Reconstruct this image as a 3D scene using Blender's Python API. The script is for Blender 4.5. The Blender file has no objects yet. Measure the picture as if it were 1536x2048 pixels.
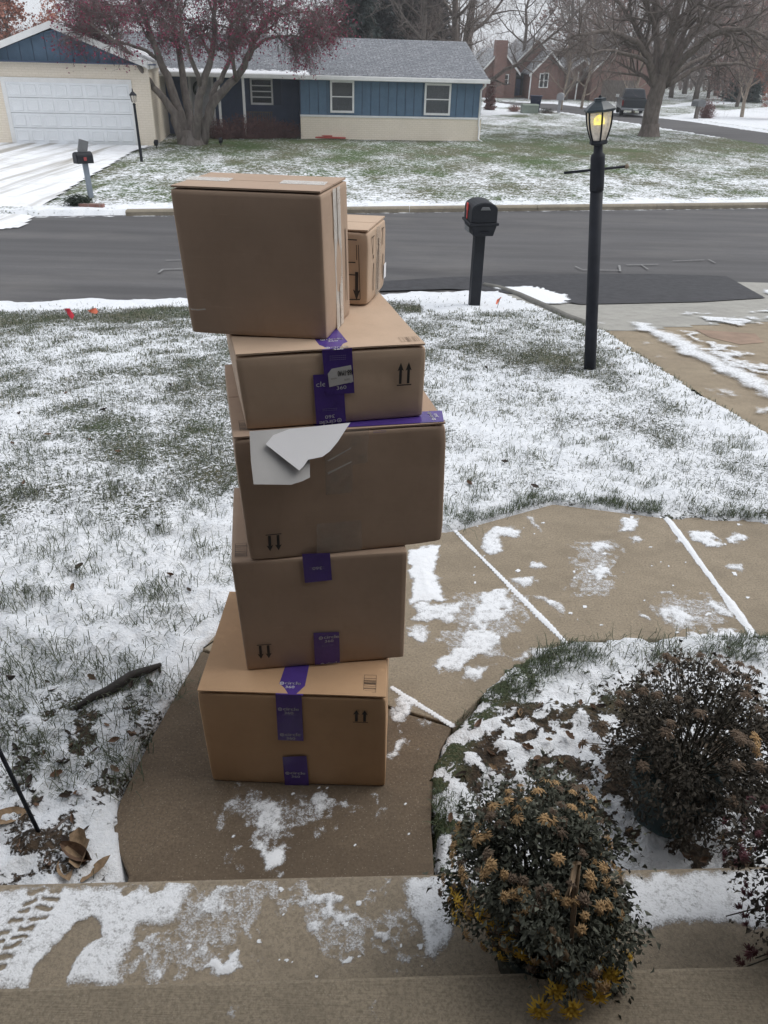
import bpy, math, random
import numpy as np
from mathutils import Matrix, Vector

rng = np.random.default_rng(7)
random.seed(7)
sc = bpy.context.scene
R = math.radians

# ------------------------------------------------------------------ camera
CAM_Z, FOC, PITCH, ROLL = 2.05, 1540.0, R(30.9), R(1.7)
_f = np.array([0, math.cos(PITCH), -math.sin(PITCH)])
_u = np.array([0, math.sin(PITCH), math.cos(PITCH)])
_r = np.array([1.0, 0, 0])
_R = _r * math.cos(ROLL) + _u * math.sin(ROLL)
_U = -_r * math.sin(ROLL) + _u * math.cos(ROLL)
cd = bpy.data.cameras.new('camera')
cam = bpy.data.objects.new('camera', cd)
sc.collection.objects.link(cam)
cd.sensor_fit = 'VERTICAL'
cd.sensor_height = 36.0
cd.lens = 36.0 * FOC / 2048.0
cd.clip_start, cd.clip_end = 0.05, 2000
m = Matrix.Identity(4)
for i in range(3):
    m[i][0], m[i][1], m[i][2] = _R[i], _U[i], -_f[i]
m[2][3] = CAM_Z
cam.matrix_world = m
sc.camera = cam

# ------------------------------------------------------------------ sky, sun, exposure
SUN_EL, SUN_AZ = R(55), R(72)          # azimuth clockwise from +y (beyond the street)
w = bpy.data.worlds.new('World')
sc.world = w
w.use_nodes = True
nt = w.node_tree
nt.nodes.clear()
sky = nt.nodes.new('ShaderNodeTexSky')
sky.sky_type = 'NISHITA'
sky.sun_disc = False
sky.sun_elevation, sky.sun_rotation = SUN_EL, SUN_AZ
sky.dust_density, sky.air_density = 3.0, 1.2
hs = nt.nodes.new('ShaderNodeHueSaturation')
hs.inputs['Saturation'].default_value = 0.22
mx = nt.nodes.new('ShaderNodeMix')
mx.data_type = 'RGBA'
mx.inputs[0].default_value = 0.72
mx.inputs[7].default_value = (7.6, 7.95, 8.5, 1)   # even overcast cloud layer
bg = nt.nodes.new('ShaderNodeBackground')
bg.inputs[1].default_value = 0.085
wo = nt.nodes.new('ShaderNodeOutputWorld')
nt.links.new(sky.outputs[0], hs.inputs['Color'])
nt.links.new(hs.outputs[0], mx.inputs[6])
nt.links.new(mx.outputs[2], bg.inputs[0])
nt.links.new(bg.outputs[0], wo.inputs[0])
sd = bpy.data.lights.new('sun', 'SUN')
sd.energy, sd.angle, sd.color = 1.05, R(40), (1.0, 0.97, 0.93)
so = bpy.data.objects.new('sun', sd)
sc.collection.objects.link(so)
so.location = (0, 20, 30)
_sd = Vector((math.sin(SUN_AZ) * math.cos(SUN_EL), math.cos(SUN_AZ) * math.cos(SUN_EL), math.sin(SUN_EL)))
so.rotation_euler = _sd.to_track_quat('Z', 'Y').to_euler()
vs = sc.view_settings
vs.view_transform, vs.look = 'Standard', 'None'
vs.exposure, vs.gamma, vs.use_curve_mapping = 0.66, 1.0, False
sc.cycles.max_bounces = 6
sc.cycles.transparent_max_bounces = 12

# ------------------------------------------------------------------ projection helpers (photo pixel -> place)
def ray(px, py):
    return _f + (px - 768) / FOC * _R - (py - 1024) / FOC * _U
C0 = np.array([0, 0, CAM_Z])
def PZ(px, py, z):
    d = ray(px, py); return C0 + d * ((z - CAM_Z) / d[2])
def PY(px, py, y):
    d = ray(px, py); return C0 + d * (y / d[1])
GS = [0, 3.6, 10.2, 11.0, 18.1, 40, 70, 130, 400, 2000]
GZ = [0, 0, -.88, -.93, -1.08, -1.25, -1.6, -1.9, -2.5, -3]
def G(x, y):
    x = np.asarray(x, float); y = np.asarray(y, float)
    k = np.clip((y - 5) / 4, 0, 1) * .2
    return np.interp(y - k * np.clip(x, -30, 40), GS, GZ)
def hit(px, py, dz=0.0):
    d = ray(px, py)
    t = np.geomspace(.5, 600, 6000)
    X = C0 + d[None] * t[:, None]
    h = X[:, 2] - (G(X[:, 0], X[:, 1]) + dz)
    i = int(np.argmax(h < 0))
    a, b = t[i - 1], t[i]
    for _ in range(25):
        c = (a + b) / 2; p = C0 + d * c
        if p[2] - (G(p[0], p[1]) + dz) > 0: a = c
        else: b = c
    return C0 + d * b

# ------------------------------------------------------------------ noise
def _h(ix, iy, s):
    n = (ix * 374761393 + iy * 668265263 + s * 974634777) & 0x7fffffff
    n = ((n ^ (n >> 13)) * 1274126177) & 0x7fffffff
    n = (n ^ (n >> 16)) & 0xffff
    return n / 65535.0
def vnoise(x, y, s=0):
    x = np.asarray(x, float); y = np.asarray(y, float)
    ix = np.floor(x).astype(np.int64); iy = np.floor(y).astype(np.int64)
    fx = x - ix; fy = y - iy
    fx = fx * fx * (3 - 2 * fx); fy = fy * fy * (3 - 2 * fy)
    a = _h(ix, iy, s); b = _h(ix + 1, iy, s); c = _h(ix, iy + 1, s); d = _h(ix + 1, iy + 1, s)
    return (a * (1 - fx) + b * fx) * (1 - fy) + (c * (1 - fx) + d * fx) * fy
def fbm(x, y, o=4, s=0):
    t = 0; a = .5; n = 0
    for i in range(o):
        t = t + a * vnoise(x * 2 ** i + 17.3 * i, y * 2 ** i - 9.1 * i, s + i); n += a; a *= .5
    return t / n
def sdist(X, Y, poly):
    """signed distance to polygon, positive inside"""
    P_ = np.asarray(poly, float)[:, :2]
    d = np.full(X.shape, 1e9); ins = np.zeros(X.shape, bool)
    for i in range(len(P_)):
        ax, ay = P_[i]; bx, by = P_[(i + 1) % len(P_)]
        ex, ey = bx - ax, by - ay
        t = np.clip(((X - ax) * ex + (Y - ay) * ey) / (ex * ex + ey * ey + 1e-12), 0, 1)
        d = np.minimum(d, np.hypot(X - ax - t * ex, Y - ay - t * ey))
        if ey != 0:
            c = ((ay > Y) != (by > Y)) & (X < ex * (Y - ay) / ey + ax)
            ins ^= c
    return np.where(ins, d, -d)
def sstep(a, b, x):
    t = np.clip((x - a) / (b - a), 0, 1); return t * t * (3 - 2 * t)

# ------------------------------------------------------------------ mesh helpers
def fast_mesh(name, V, F, smooth=False):
    """F: int array (n,3) or (n,4)"""
    me = bpy.data.meshes.new(name)
    V = np.ascontiguousarray(V, np.float32); F = np.ascontiguousarray(F, np.int32)
    n, k = F.shape
    me.vertices.add(len(V)); me.vertices.foreach_set('co', V.ravel())
    me.loops.add(n * k); me.loops.foreach_set('vertex_index', F.ravel())
    me.polygons.add(n)
    me.polygons.foreach_set('loop_start', np.arange(0, n * k, k, dtype=np.int32))
    me.polygons.foreach_set('loop_total', np.full(n, k, np.int32))
    if smooth: me.polygons.foreach_set('use_smooth', np.ones(n, bool))
    me.update(calc_edges=True)
    return me
def link(name, me, mat=None, parent=None, loc=None, rotz=None):
    o = bpy.data.objects.new(name, me)
    sc.collection.objects.link(o)
    if mat is not None and me is not None and len(me.materials) == 0: me.materials.append(mat)
    if parent is not None: o.parent = parent
    if loc is not None: o.location = loc
    if rotz is not None: o.rotation_euler = (0, 0, rotz)
    return o
def tag(o, label=None, cat=None, group=None, kind=None):
    if label: o['label'] = label
    if cat: o['category'] = cat
    if group: o['group'] = group
    if kind: o['kind'] = kind
    return o
def empty(name, loc, rotz=0.0, label=None, cat=None, group=None):
    o = bpy.data.objects.new(name, None)
    sc.collection.objects.link(o)
    o.empty_display_size = .1
    o.location = [float(c) for c in loc]; o.rotation_euler = (0, 0, rotz)
    return tag(o, label, cat, group)
def copy_tree(o, parent=None):
    c = o.copy(); sc.collection.objects.link(c)
    c.parent = parent
    for ch in list(o.children): copy_tree(ch, c)
    return c
def rotm(ax, a):
    return np.array(Matrix.Rotation(a, 3, ax))
class MB:
    def __init__(s): s.v = []; s.f = []
    def add(s, V, F):
        b = len(s.v); s.v.extend([tuple(map(float, p)) for p in V]); s.f.extend([tuple(b + i for i in f) for f in F]); return s
    def box(s, c, d, rot=None):
        x, y, z = [k / 2 for k in d]
        V = np.array([(-x, -y, -z), (x, -y, -z), (x, y, -z), (-x, y, -z), (-x, -y, z), (x, -y, z), (x, y, z), (-x, y, z)])
        if rot is not None: V = V @ np.asarray(rot).T
        return s.add(V + np.array(c), [(3, 2, 1, 0), (4, 5, 6, 7), (0, 1, 5, 4), (1, 2, 6, 5), (2, 3, 7, 6), (3, 0, 4, 7)])
    def bb(s, x0, x1, y0, y1, z0, z1):
        return s.box(((x0 + x1) / 2, (y0 + y1) / 2, (z0 + z1) / 2), (abs(x1 - x0), abs(y1 - y0), abs(z1 - z0)))
    def tube(s, pts, rad, n=6, cap=True):
        pts = np.asarray(pts, float); k = len(pts)
        rad = np.full(k, rad) if np.isscalar(rad) else np.asarray(rad, float)
        T = np.gradient(pts, axis=0); T /= np.linalg.norm(T, axis=1)[:, None] + 1e-9
        V = []
        up = np.array([0, 0, 1.]) if abs(T[0][2]) < .9 else np.array([1., 0, 0])
        for i in range(k):
            a = np.cross(T[i], up); a /= np.linalg.norm(a) + 1e-9; b = np.cross(T[i], a)
            up = -b if False else up
            for j in range(n):
                t = 2 * math.pi * j / n
                V.append(pts[i] + rad[i] * (a * math.cos(t) + b * math.sin(t)))
        F = [(i * n + j, i * n + (j + 1) % n, (i + 1) * n + (j + 1) % n, (i + 1) * n + j) for i in range(k - 1) for j in range(n)]
        if cap: F += [tuple(range(n)), tuple((k - 1) * n + j for j in reversed(range(n)))]
        return s.add(V, F)
    def lathe(s, prof, n=16, c=(0, 0, 0), cap=True, ph=0.0):
        V = []; k = len(prof)
        for r, z in prof:
            for j in range(n):
                t = 2 * math.pi * j / n + ph
                V.append((c[0] + r * math.cos(t), c[1] + r * math.sin(t), c[2] + z))
        F = [(i * n + j, i * n + (j + 1) % n, (i + 1) * n + (j + 1) % n, (i + 1) * n + j) for i in range(k - 1) for j in range(n)]
        if cap: F += [tuple(reversed(range(n))), tuple((k - 1) * n + j for j in range(n))]
        return s.add(V, F)
    def prism(s, poly, vec):
        A = np.asarray(poly, float); B = A + np.asarray(vec, float); n = len(A)
        F = [tuple(range(n)), tuple(n + j for j in reversed(range(n)))]
        F += [(j, n + j, n + (j + 1) % n, (j + 1) % n) for j in range(n)]
        return s.add(np.vstack([A, B]), F)
    def ell(s, c, r, n=10, k=7, jit=0.0):
        V = []
        for i in range(k + 1):
            t = math.pi * i / k
            for j in range(n):
                p = 2 * math.pi * j / n
                q = 1 + jit * (random.random() - .5)
                V.append((c[0] + r[0] * q * math.sin(t) * math.cos(p), c[1] + r[1] * q * math.sin(t) * math.sin(p), c[2] + r[2] * q * math.cos(t)))
        F = [(i * n + j, (i + 1) * n + j, (i + 1) * n + (j + 1) % n, i * n + (j + 1) % n) for i in range(k) for j in range(n)]
        return s.add(V, F)
    def mesh(s, name, smooth=False):
        me = bpy.data.meshes.new(name)
        me.from_pydata(s.v, [], s.f)
        if smooth: me.polygons.foreach_set('use_smooth', np.ones(len(me.polygons), bool))
        me.update()
        return me
    def build(s, name, mat, parent=None, smooth=False, bevel=0.0, loc=None):
        me = s.mesh(name, smooth)
        import bmesh
        bm = bmesh.new(); bm.from_mesh(me)
        bmesh.ops.recalc_face_normals(bm, faces=bm.faces)
        if bevel:
            es = [e for e in bm.edges if len(e.link_faces) == 2 and e.calc_face_angle(0) > .5]
            bmesh.ops.bevel(bm, geom=es, offset=bevel, segments=2, affect='EDGES', profile=.5)
        bm.to_mesh(me); bm.free()
        return link(name, me, mat, parent, loc)

# ------------------------------------------------------------------ materials
MATS = {}
def nodes(name):
    mt = bpy.data.materials.new(name); mt.use_nodes = True
    t = mt.node_tree; b = t.nodes['Principled BSDF']
    MATS[name] = mt
    return mt, t, b
def N(t, typ, **kw):
    n = t.nodes.new(typ)
    for k, v in kw.items():
        if k.startswith('i_'):
            n.inputs[k[2:].replace('_', ' ')].default_value = v
        else: setattr(n, k, v)
    return n
def noise(t, vec, scale, detail=4, rough=.55):
    n = N(t, 'ShaderNodeTexNoise'); n.inputs['Scale'].default_value = scale
    n.inputs['Detail'].default_value = detail; n.inputs['Roughness'].default_value = rough
    if vec is not None: t.links.new(vec, n.inputs['Vector'])
    return n.outputs[0]
def ramp(t, val, a, b, ca=(0, 0, 0, 1), cb=(1, 1, 1, 1)):
    r = N(t, 'ShaderNodeValToRGB'); e = r.color_ramp.elements
    e[0].position, e[1].position, e[0].color, e[1].color = a, b, ca, cb
    t.links.new(val, r.inputs[0]); return r.outputs[0]
def mixc(t, fac, a, b, mode='MIX'):
    x = N(t, 'ShaderNodeMix', data_type='RGBA', blend_type=mode)
    for s_, v in ((x.inputs[0], fac), (x.inputs[6], a), (x.inputs[7], b)):
        if isinstance(v, (int, float)): s_.default_value = v
        elif isinstance(v, tuple): s_.default_value = v if len(v) == 4 else (*v, 1)
        else: t.links.new(v, s_)
    return x.outputs[2]
def math_(t, op, a, b=None, c=None):
    x = N(t, 'ShaderNodeMath', operation=op)
    for s_, v in zip(x.inputs, (a, b, c)):
        if v is None: continue
        if isinstance(v, (int, float)): s_.default_value = v
        else: t.links.new(v, s_)
    return x.outputs[0]
def coords(t, kind='Object', scale=None, rot=None):
    c = N(t, 'ShaderNodeTexCoord').outputs[kind]
    if scale is not None or rot is not None:
        mp = N(t, 'ShaderNodeMapping'); t.links.new(c, mp.inputs[0])
        if scale is not None: mp.inputs['Scale'].default_value = scale
        if rot is not None: mp.inputs['Rotation'].default_value = rot
        c = mp.outputs[0]
    return c
def bump(t, b, h, strength=.3, dist=.01):
    n = N(t, 'ShaderNodeBump'); n.inputs['Strength'].default_value = strength; n.inputs['Distance'].default_value = dist
    t.links.new(h, n.inputs['Height']); t.links.new(n.outputs[0], b.inputs['Normal'])
def mat(name, col, rough=.6, var=.15, scale=6, bmp=0.0, bscale=60, metal=0.0, spec=.4, sc3=None, col2=None):
    mt, t, b = nodes(name)
    v = coords(t, 'Object', sc3)
    n = noise(t, v, scale)
    c2 = col2 or tuple(min(1, c * (1 + var)) for c in col)
    c1 = col if col2 else tuple(c * (1 - var) for c in col)
    c = mixc(t, ramp(t, n, .3, .7), c1, c2)
    t.links.new(c, b.inputs['Base Color'])
    b.inputs['Roughness'].default_value = rough; b.inputs['Metallic'].default_value = metal
    b.inputs['Specular IOR Level'].default_value = spec
    if bmp: bump(t, b, noise(t, v, bscale, 3), bmp, .005)
    return mt
def clear_mat(name, col, alpha, rough):
    mt, t, b = nodes(name)
    b.inputs['Base Color'].default_value = (*col, 1); b.inputs['Roughness'].default_value = rough
    n = noise(t, coords(t), 30)
    t.links.new(ramp(t, n, .2, .8, (alpha * .6,) * 3 + (1,), (min(1, alpha * 1.4),) * 3 + (1,)), b.inputs['Alpha'])
    return mt

M_snow, t, b = nodes('snow')
v = coords(t)
_a = N(t, 'ShaderNodeAttribute', attribute_name='cov').outputs['Fac']
_n = math_(t, 'ADD', math_(t, 'MULTIPLY', noise(t, v, 190, 3, .7), .5), math_(t, 'MULTIPLY', noise(t, v, 48, 4, .65), .5))
t.links.new(ramp(t, math_(t, 'ADD', _a, math_(t, 'MULTIPLY', math_(t, 'SUBTRACT', _n, .5), 1.5)), .38, .80), b.inputs['Alpha'])
b.inputs['Base Color'].default_value = (.78, .80, .83, 1); b.inputs['Roughness'].default_value = .75
b.inputs['Specular IOR Level'].default_value = .25
bump(t, b, math_(t, 'ADD', noise(t, v, 45, 4), math_(t, 'MULTIPLY', noise(t, v, 220, 2), .35)), .55, .008)

def lawn_mat(name, s1, s2, green, straw):
    mt, t, b = nodes(name)
    v = coords(t)
    at = N(t, 'ShaderNodeAttribute', attribute_name='cov').outputs['Fac']
    n1 = noise(t, v, s1, 3, .6); n2 = noise(t, v, s2, 3, .6)
    nn = math_(t, 'ADD', math_(t, 'MULTIPLY', n1, .62), math_(t, 'MULTIPLY', n2, .38))
    val = math_(t, 'ADD', at, math_(t, 'MULTIPLY', math_(t, 'SUBTRACT', nn, .5), 2.1))
    mask = ramp(t, val, .44, .60)
    g = mixc(t, ramp(t, noise(t, v, s1 * .8, 2), .42, .62), green, straw)
    g = mixc(t, ramp(t, noise(t, v, .55, 3), .40, .66), g, (green[0] * .85, green[1] * 1.1, green[2] * .75))
    sn = mixc(t, ramp(t, n2, .35, .7), (.70, .725, .76), (.80, .82, .85))
    so_ = N(t, 'ShaderNodeAttribute', attribute_name='soil').outputs['Fac']
    g = mixc(t, so_, g, mixc(t, ramp(t, noise(t, v, 55, 3), .4, .65), (.035, .028, .022), (.10, .072, .05)))
    c = mixc(t, mask, g, sn)
    t.links.new(c, b.inputs['Base Color'])
    b.inputs['Roughness'].default_value = .85; b.inputs['Specular IOR Level'].default_value = .15
    bump(t, b, math_(t, 'ADD', mask, math_(t, 'MULTIPLY', n1, .8)), .8, .014)
    return mt
M_lawn = lawn_mat('snowy_lawn', 95, 34, (.050, .060, .036), (.13, .115, .075))
M_farlawn = lawn_mat('far_snowy_lawn', 17, 5.5, (.080, .095, .050), (.155, .145, .095))

def concrete(name, base, dark, spk=.5, brush=False):
    mt, t, b = nodes(name)
    v = coords(t)
    big = noise(t, v, 1.6, 5, .6); fine = noise(t, v, 115, 3, .75)
    vo = N(t, 'ShaderNodeTexVoronoi'); vo.inputs['Scale'].default_value = 130; t.links.new(v, vo.inputs['Vector'])
    c = mixc(t, ramp(t, big, .32, .68), dark, base)
    c = mixc(t, math_(t, 'MULTIPLY', ramp(t, fine, .3, .72), spk), tuple(k * .55 for k in base), c) if False else mixc(t, ramp(t, fine, .36, .58), mixc(t, spk * 1.3, c, tuple(k * .42 for k in base)), c)
    sp = math_(t, 'LESS_THAN', vo.outputs['Distance'], .22)
    hsel = ramp(t, vo.outputs['Color'], .55, .6)
    c = mixc(t, math_(t, 'MULTIPLY', math_(t, 'MULTIPLY', sp, hsel), .28), c, (.50, .45, .38))
    c = mixc(t, math_(t, 'MULTIPLY', ramp(t, noise(t, v, 6.5, 5, .7), .44, .66), .38), c, tuple(k * .55 for k in dark))
    c = mixc(t, math_(t, 'MULTIPLY', ramp(t, noise(t, v, 38, 3, .7), .42, .7), .25), c, tuple(k * .62 for k in base))
    h = fine
    if brush:
        bn = noise(t, coords(t, 'Object', (9, 240, 9)), 1.0, 3, .7)
        h = math_(t, 'ADD', math_(t, 'MULTIPLY', fine, .4), bn)
        c = mixc(t, ramp(t, bn, .3, .7), mixc(t, .10, c, (.03, .025, .02)), c)
    t.links.new(c, b.inputs['Base Color'])
    b.inputs['Roughness'].default_value = .8; b.inputs['Specular IOR Level'].default_value = .25
    bump(t, b, h, .35, .004)
    return mt
M_walk = concrete('exposed_concrete', (.36, .30, .222), (.27, .222, .162))
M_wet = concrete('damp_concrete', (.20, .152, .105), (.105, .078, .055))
M_tread = concrete('tread_concrete', (.37, .312, .235), (.285, .236, .176))
M_porch = concrete('porch_concrete', (.34, .285, .21), (.275, .23, .17), .5, True)
M_drive = concrete('driveway_concrete', (.36, .295, .21), (.28, .225, .16))
M_apron = concrete('apron_concrete', (.40, .39, .355), (.32, .31, .285), .3)
M_kerb = concrete('kerb_concrete', (.33, .29, .22), (.24, .21, .165), .4)

M_road, t, b = nodes('road_asphalt')
v = coords(t, 'Object', (.10, 1.6, 1), (0, 0, R(-12)))
st = noise(t, v, 1.0, 4, .6)
c = mixc(t, ramp(t, st, .30, .70), (.062, .060, .063), (.118, .115, .118))
c = mixc(t, math_(t, 'MULTIPLY', ramp(t, noise(t, coords(t), 70, 3, .7), .38, .66), .5), c, (.045, .044, .046))
c = mixc(t, math_(t, 'MULTIPLY', ramp(t, noise(t, coords(t, 'Object', (.35, 1, 1), (0, 0, R(-12))), .9, 5, .7), .48, .72), .45), c, (.16, .152, .145))
at = N(t, 'ShaderNodeAttribute', attribute_name='cov').outputs['Fac']
sm = ramp(t, math_(t, 'ADD', at, math_(t, 'MULTIPLY', math_(t, 'SUBTRACT', noise(t, coords(t, 'Object', (1, 3, 1)), 5, 5, .65), .5), 1.6)), .46, .62)
c = mixc(t, sm, c, (.84, .86, .89))
t.links.new(c, b.inputs['Base Color']); b.inputs['Roughness'].default_value = .75
b.inputs['Specular IOR Level'].default_value = .3
M_patch = mat('fresh_asphalt', (.034, .034, .039), .75, .3, 9, .3, 150)
M_paint = mat('white_paint', (.20, .20, .20), .7, .3, 14)
M_dirt = mat('red_clay_wash', (.27, .19, .14), .9, .2, 5)

M_card = {}
def cardboard(name, col):
    mt, t, b = nodes(name)
    v = coords(t)
    flute = noise(t, coords(t, 'Object', (3, 3, 170)), 1.0, 2)
    big = noise(t, v, 5, 4)
    c = mixc(t, ramp(t, big, .3, .7), tuple(k * .92 for k in col), tuple(k * 1.06 for k in col))
    c = mixc(t, math_(t, 'MULTIPLY', ramp(t, flute, .35, .7), .035), c, tuple(k * .6 for k in col))
    c = mixc(t, math_(t, 'MULTIPLY', ramp(t, noise(t, coords(t, 'Object', (9, 9, 5)), 3, 5, .7), .52, .8), .22), c, tuple(k * .6 for k in col))
    c = mixc(t, math_(t, 'MULTIPLY', ramp(t, noise(t, coords(t, 'Object', (2, 2, 26)), 5, 3, .7), .64, .72), .16), c, tuple(min(1, k * 1.5) for k in col))
    t.links.new(c, b.inputs['Base Color'])
    b.inputs['Roughness'].default_value = .72; b.inputs['Specular IOR Level'].default_value = .25
    bump(t, b, math_(t, 'ADD', math_(t, 'MULTIPLY', flute, .06), noise(t, v, 6, 3)), .22, .014)
    return mt
M_cardA = cardboard('cardboard_warm', (.49, .315, .185))
M_cardB = cardboard('cardboard_grey', (.42, .305, .225))
M_cardC = cardboard('cardboard_tan', (.52, .385, .28))
M_purple = mat('purple_tape', (.080, .045, .24), .26, .16, 14, .4, 28)
M_print_w = mat('white_print', (.62, .62, .66), .5, .05)
M_print_g = mat('faint_print', (.19, .15, .36), .5, .05)
M_ink = mat('black_ink', (.03, .027, .027), .65, .2)
M_inkfaint = mat('brown_ink', (.12, .08, .055), .65, .2)
M_paper = mat('white_paper', (.86, .86, .88), .6, .05, 4, .15, 9)
M_paper_g = mat('grey_paper', (.60, .59, .58), .6, .1, 6, .2, 14)
M_clear = clear_mat('clear_tape', (.55, .50, .44), .16, .2)
M_scuff = clear_mat('scuffed_film', (.8, .77, .72), .5, .2)
M_black = mat('black_metal', (.013, .015, .021), .55, .25, 12, .1, 70, 0, .22)
M_blackpl = mat('black_plastic', (.015, .017, .022), .6, .2, 9, .1, 60, 0, .25)
M_greyplast = mat('grey_plastic', (.14, .145, .15), .5, .1)
M_red = mat('red_plastic', (.62, .06, .05), .5, .1)
M_redflag = mat('red_flag', (.75, .04, .07), .5, .1)
M_orflag = mat('orange_flag', (.85, .22, .12), .5, .1)
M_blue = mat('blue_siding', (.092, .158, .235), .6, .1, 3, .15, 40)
M_bluedk = mat('navy_and_shaded_blue', (.06, .085, .15), .6, .1, 3)  # carries the entry recess shade in its colour; also navy doors and backing
M_shutter = mat('navy_shutter', (.03, .045, .09), .5, .1)
M_white = mat('white_trim', (.78, .78, .77), .5, .06, 3)
M_garage = mat('garage_door_white', (.80, .82, .84), .45, .04, 2)
M_curtain = mat('pale_curtain', (.40, .42, .44), .8, .15, 5, 0, 60, 0, .3, (9, 1, 1))
M_dark = mat('dark_interior', (.025, .03, .035), .7, .2)
M_bark = mat('grey_bark', (.155, .135, .122), .85, .35, 9, .6, 34, 0, .2, (1, 1, .35))
M_barkb = mat('brown_bark', (.145, .122, .108), .85, .35, 9, .6, 26, 0, .2, (1, 1, .35))
M_twig = mat('bare_twigs', (.20, .165, .15), .9, .2, 3)
M_twigred = mat('crab_twigs', (.15, .11, .11), .9, .2, 3)
M_berry = mat('crab_berries', (.21, .024, .065), .6, .35, 3)
M_rust = mat('rust_leaves', (.34, .15, .11), .85, .3, 2)
M_rustd = mat('dull_rust_leaves', (.31, .19, .165), .9, .3, 2)
M_ever = mat('evergreen_needles', (.055, .072, .068), .9, .35, 2)
M_hedge = mat('hedge_leaves', (.028, .04, .026), .85, .35, 4)
M_redshrub = mat('red_shrub_twigs', (.16, .085, .08), .85, .35, 5)

def brick_mat(name, c1, c2, mortar, bw, bh, bumpy=.4):
    mt, t, b = nodes(name)
    tc = coords(t)
    # walls face any way: use the horizontal run as u and height as v
    sx = N(t, 'ShaderNodeSeparateXYZ'); t.links.new(tc, sx.inputs[0])
    cx = N(t, 'ShaderNodeCombineXYZ')
    t.links.new(math_(t, 'ADD', sx.outputs[0], sx.outputs[1]), cx.inputs[0]); t.links.new(sx.outputs[2], cx.inputs[1])
    br = N(t, 'ShaderNodeTexBrick'); t.links.new(cx.outputs[0], br.inputs['Vector'])
    br.inputs['Scale'].default_value = 1; br.inputs['Brick Width'].default_value = bw; br.inputs['Row Height'].default_value = bh
    br.inputs['Mortar Size'].default_value = bh * .12
    br.inputs['Color1'].default_value = (*c1, 1); br.inputs['Color2'].default_value = (*c2, 1); br.inputs['Mortar'].default_value = (*mortar, 1)
    c = mixc(t, math_(t, 'MULTIPLY', ramp(t, noise(t, tc, 1.5, 4), .3, .7), .25), br.outputs[0], tuple(k * .7 for k in c1))
    t.links.new(c, b.inputs['Base Color']); b.inputs['Roughness'].default_value = .8
    bump(t, b, br.outputs[1], -bumpy, .01)
    return mt
M_cream = brick_mat('cream_painted_brick', (.86, .77, .65), (.83, .74, .61), (.76, .67, .54), .21, .075)
M_brick = brick_mat('red_brick', (.25, .125, .10), (.19, .105, .09), (.26, .21, .19), .24, .08)
M_brickpl = brick_mat('dark_brick_wall', (.055, .04, .034), (.045, .034, .03), (.07, .06, .055), .21, .075)

def shingle(name, c1, c2, snow):
    mt, t, b = nodes(name)
    v = coords(t)
    br = N(t, 'ShaderNodeTexBrick'); t.links.new(coords(t, 'UV'), br.inputs['Vector'])
    br.inputs['Scale'].default_value = 1; br.inputs['Brick Width'].default_value = .32; br.inputs['Row Height'].default_value = .15
    br.inputs['Mortar Size'].default_value = .012; br.inputs['Mortar'].default_value = (*[k * .45 for k in c1], 1)
    br.inputs['Color1'].default_value = (*c1, 1); br.inputs['Color2'].default_value = (*c2, 1)
    at = N(t, 'ShaderNodeAttribute', attribute_name='cov').outputs['Fac']
    n = noise(t, coords(t, 'Object', (1, 2.2, 2.2)), 5, 4, .65)
    mk = ramp(t, math_(t, 'ADD', at, math_(t, 'MULTIPLY', math_(t, 'SUBTRACT', n, .5), 1.5)), .48, .6)
    mk = math_(t, 'MAXIMUM', mk, math_(t, 'MULTIPLY', ramp(t, noise(t, coords(t, 'Object', (3, 1.2, 6)), 4, 2), .52, .66), snow))
    c = mixc(t, mk, br.outputs[0], (.80, .82, .86))
    t.links.new(c, b.inputs['Base Color']); b.inputs['Roughness'].default_value = .85
    bump(t, b, br.outputs[1], -.5, .01)
    return mt
M_roof = shingle('slate_shingles', (.13, .14, .16), (.19, .20, .22), .18)
M_roof2 = shingle('snowy_shingles', (.11, .105, .105), (.15, .145, .145), .85)

M_glass, t, b = nodes('window_glass')
b.inputs['Base Color'].default_value = (.05, .06, .07, 1); b.inputs['Roughness'].default_value = .06
b.inputs['Alpha'].default_value = .38
M_lampglass = clear_mat('lamp_glass', (.88, .80, .70), .62, .3)
M_bulb, t, b = nodes('lit_bulb')
b.inputs['Base Color'].default_value = (1, .8, .1, 1)
b.inputs['Emission Color'].default_value = (1.0, .80, .02, 1); b.inputs['Emission Strength'].default_value = 1.3
M_bulbbase = mat('frosted_chimney', (.62, .55, .46), .4, .1)

# ================================================================== SETTING
def attr(me, name, vals):
    a = me.attributes.new(name, 'FLOAT', 'POINT'); a.data.foreach_set('value', np.ascontiguousarray(vals, np.float32))
def fan(y0, y1, off, smin, smax, nx, ny, xoff=0.0):
    ys = np.geomspace(y0 + off, y1 + off, ny) - off
    s = np.linspace(smin, smax, nx)
    Y = np.repeat(ys[:, None], nx, 1); X = s[None] * (Y + off) + xoff
    i = np.arange((ny - 1) * nx).reshape(ny - 1, nx)[:, :-1].ravel()
    F = np.stack([i, i + 1, i + nx + 1, i + nx], 1)
    return X, Y, F

road_near = lambda x: 11.12 + .2 * x
road_far = lambda x: 18.35 + .235 * x

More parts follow.
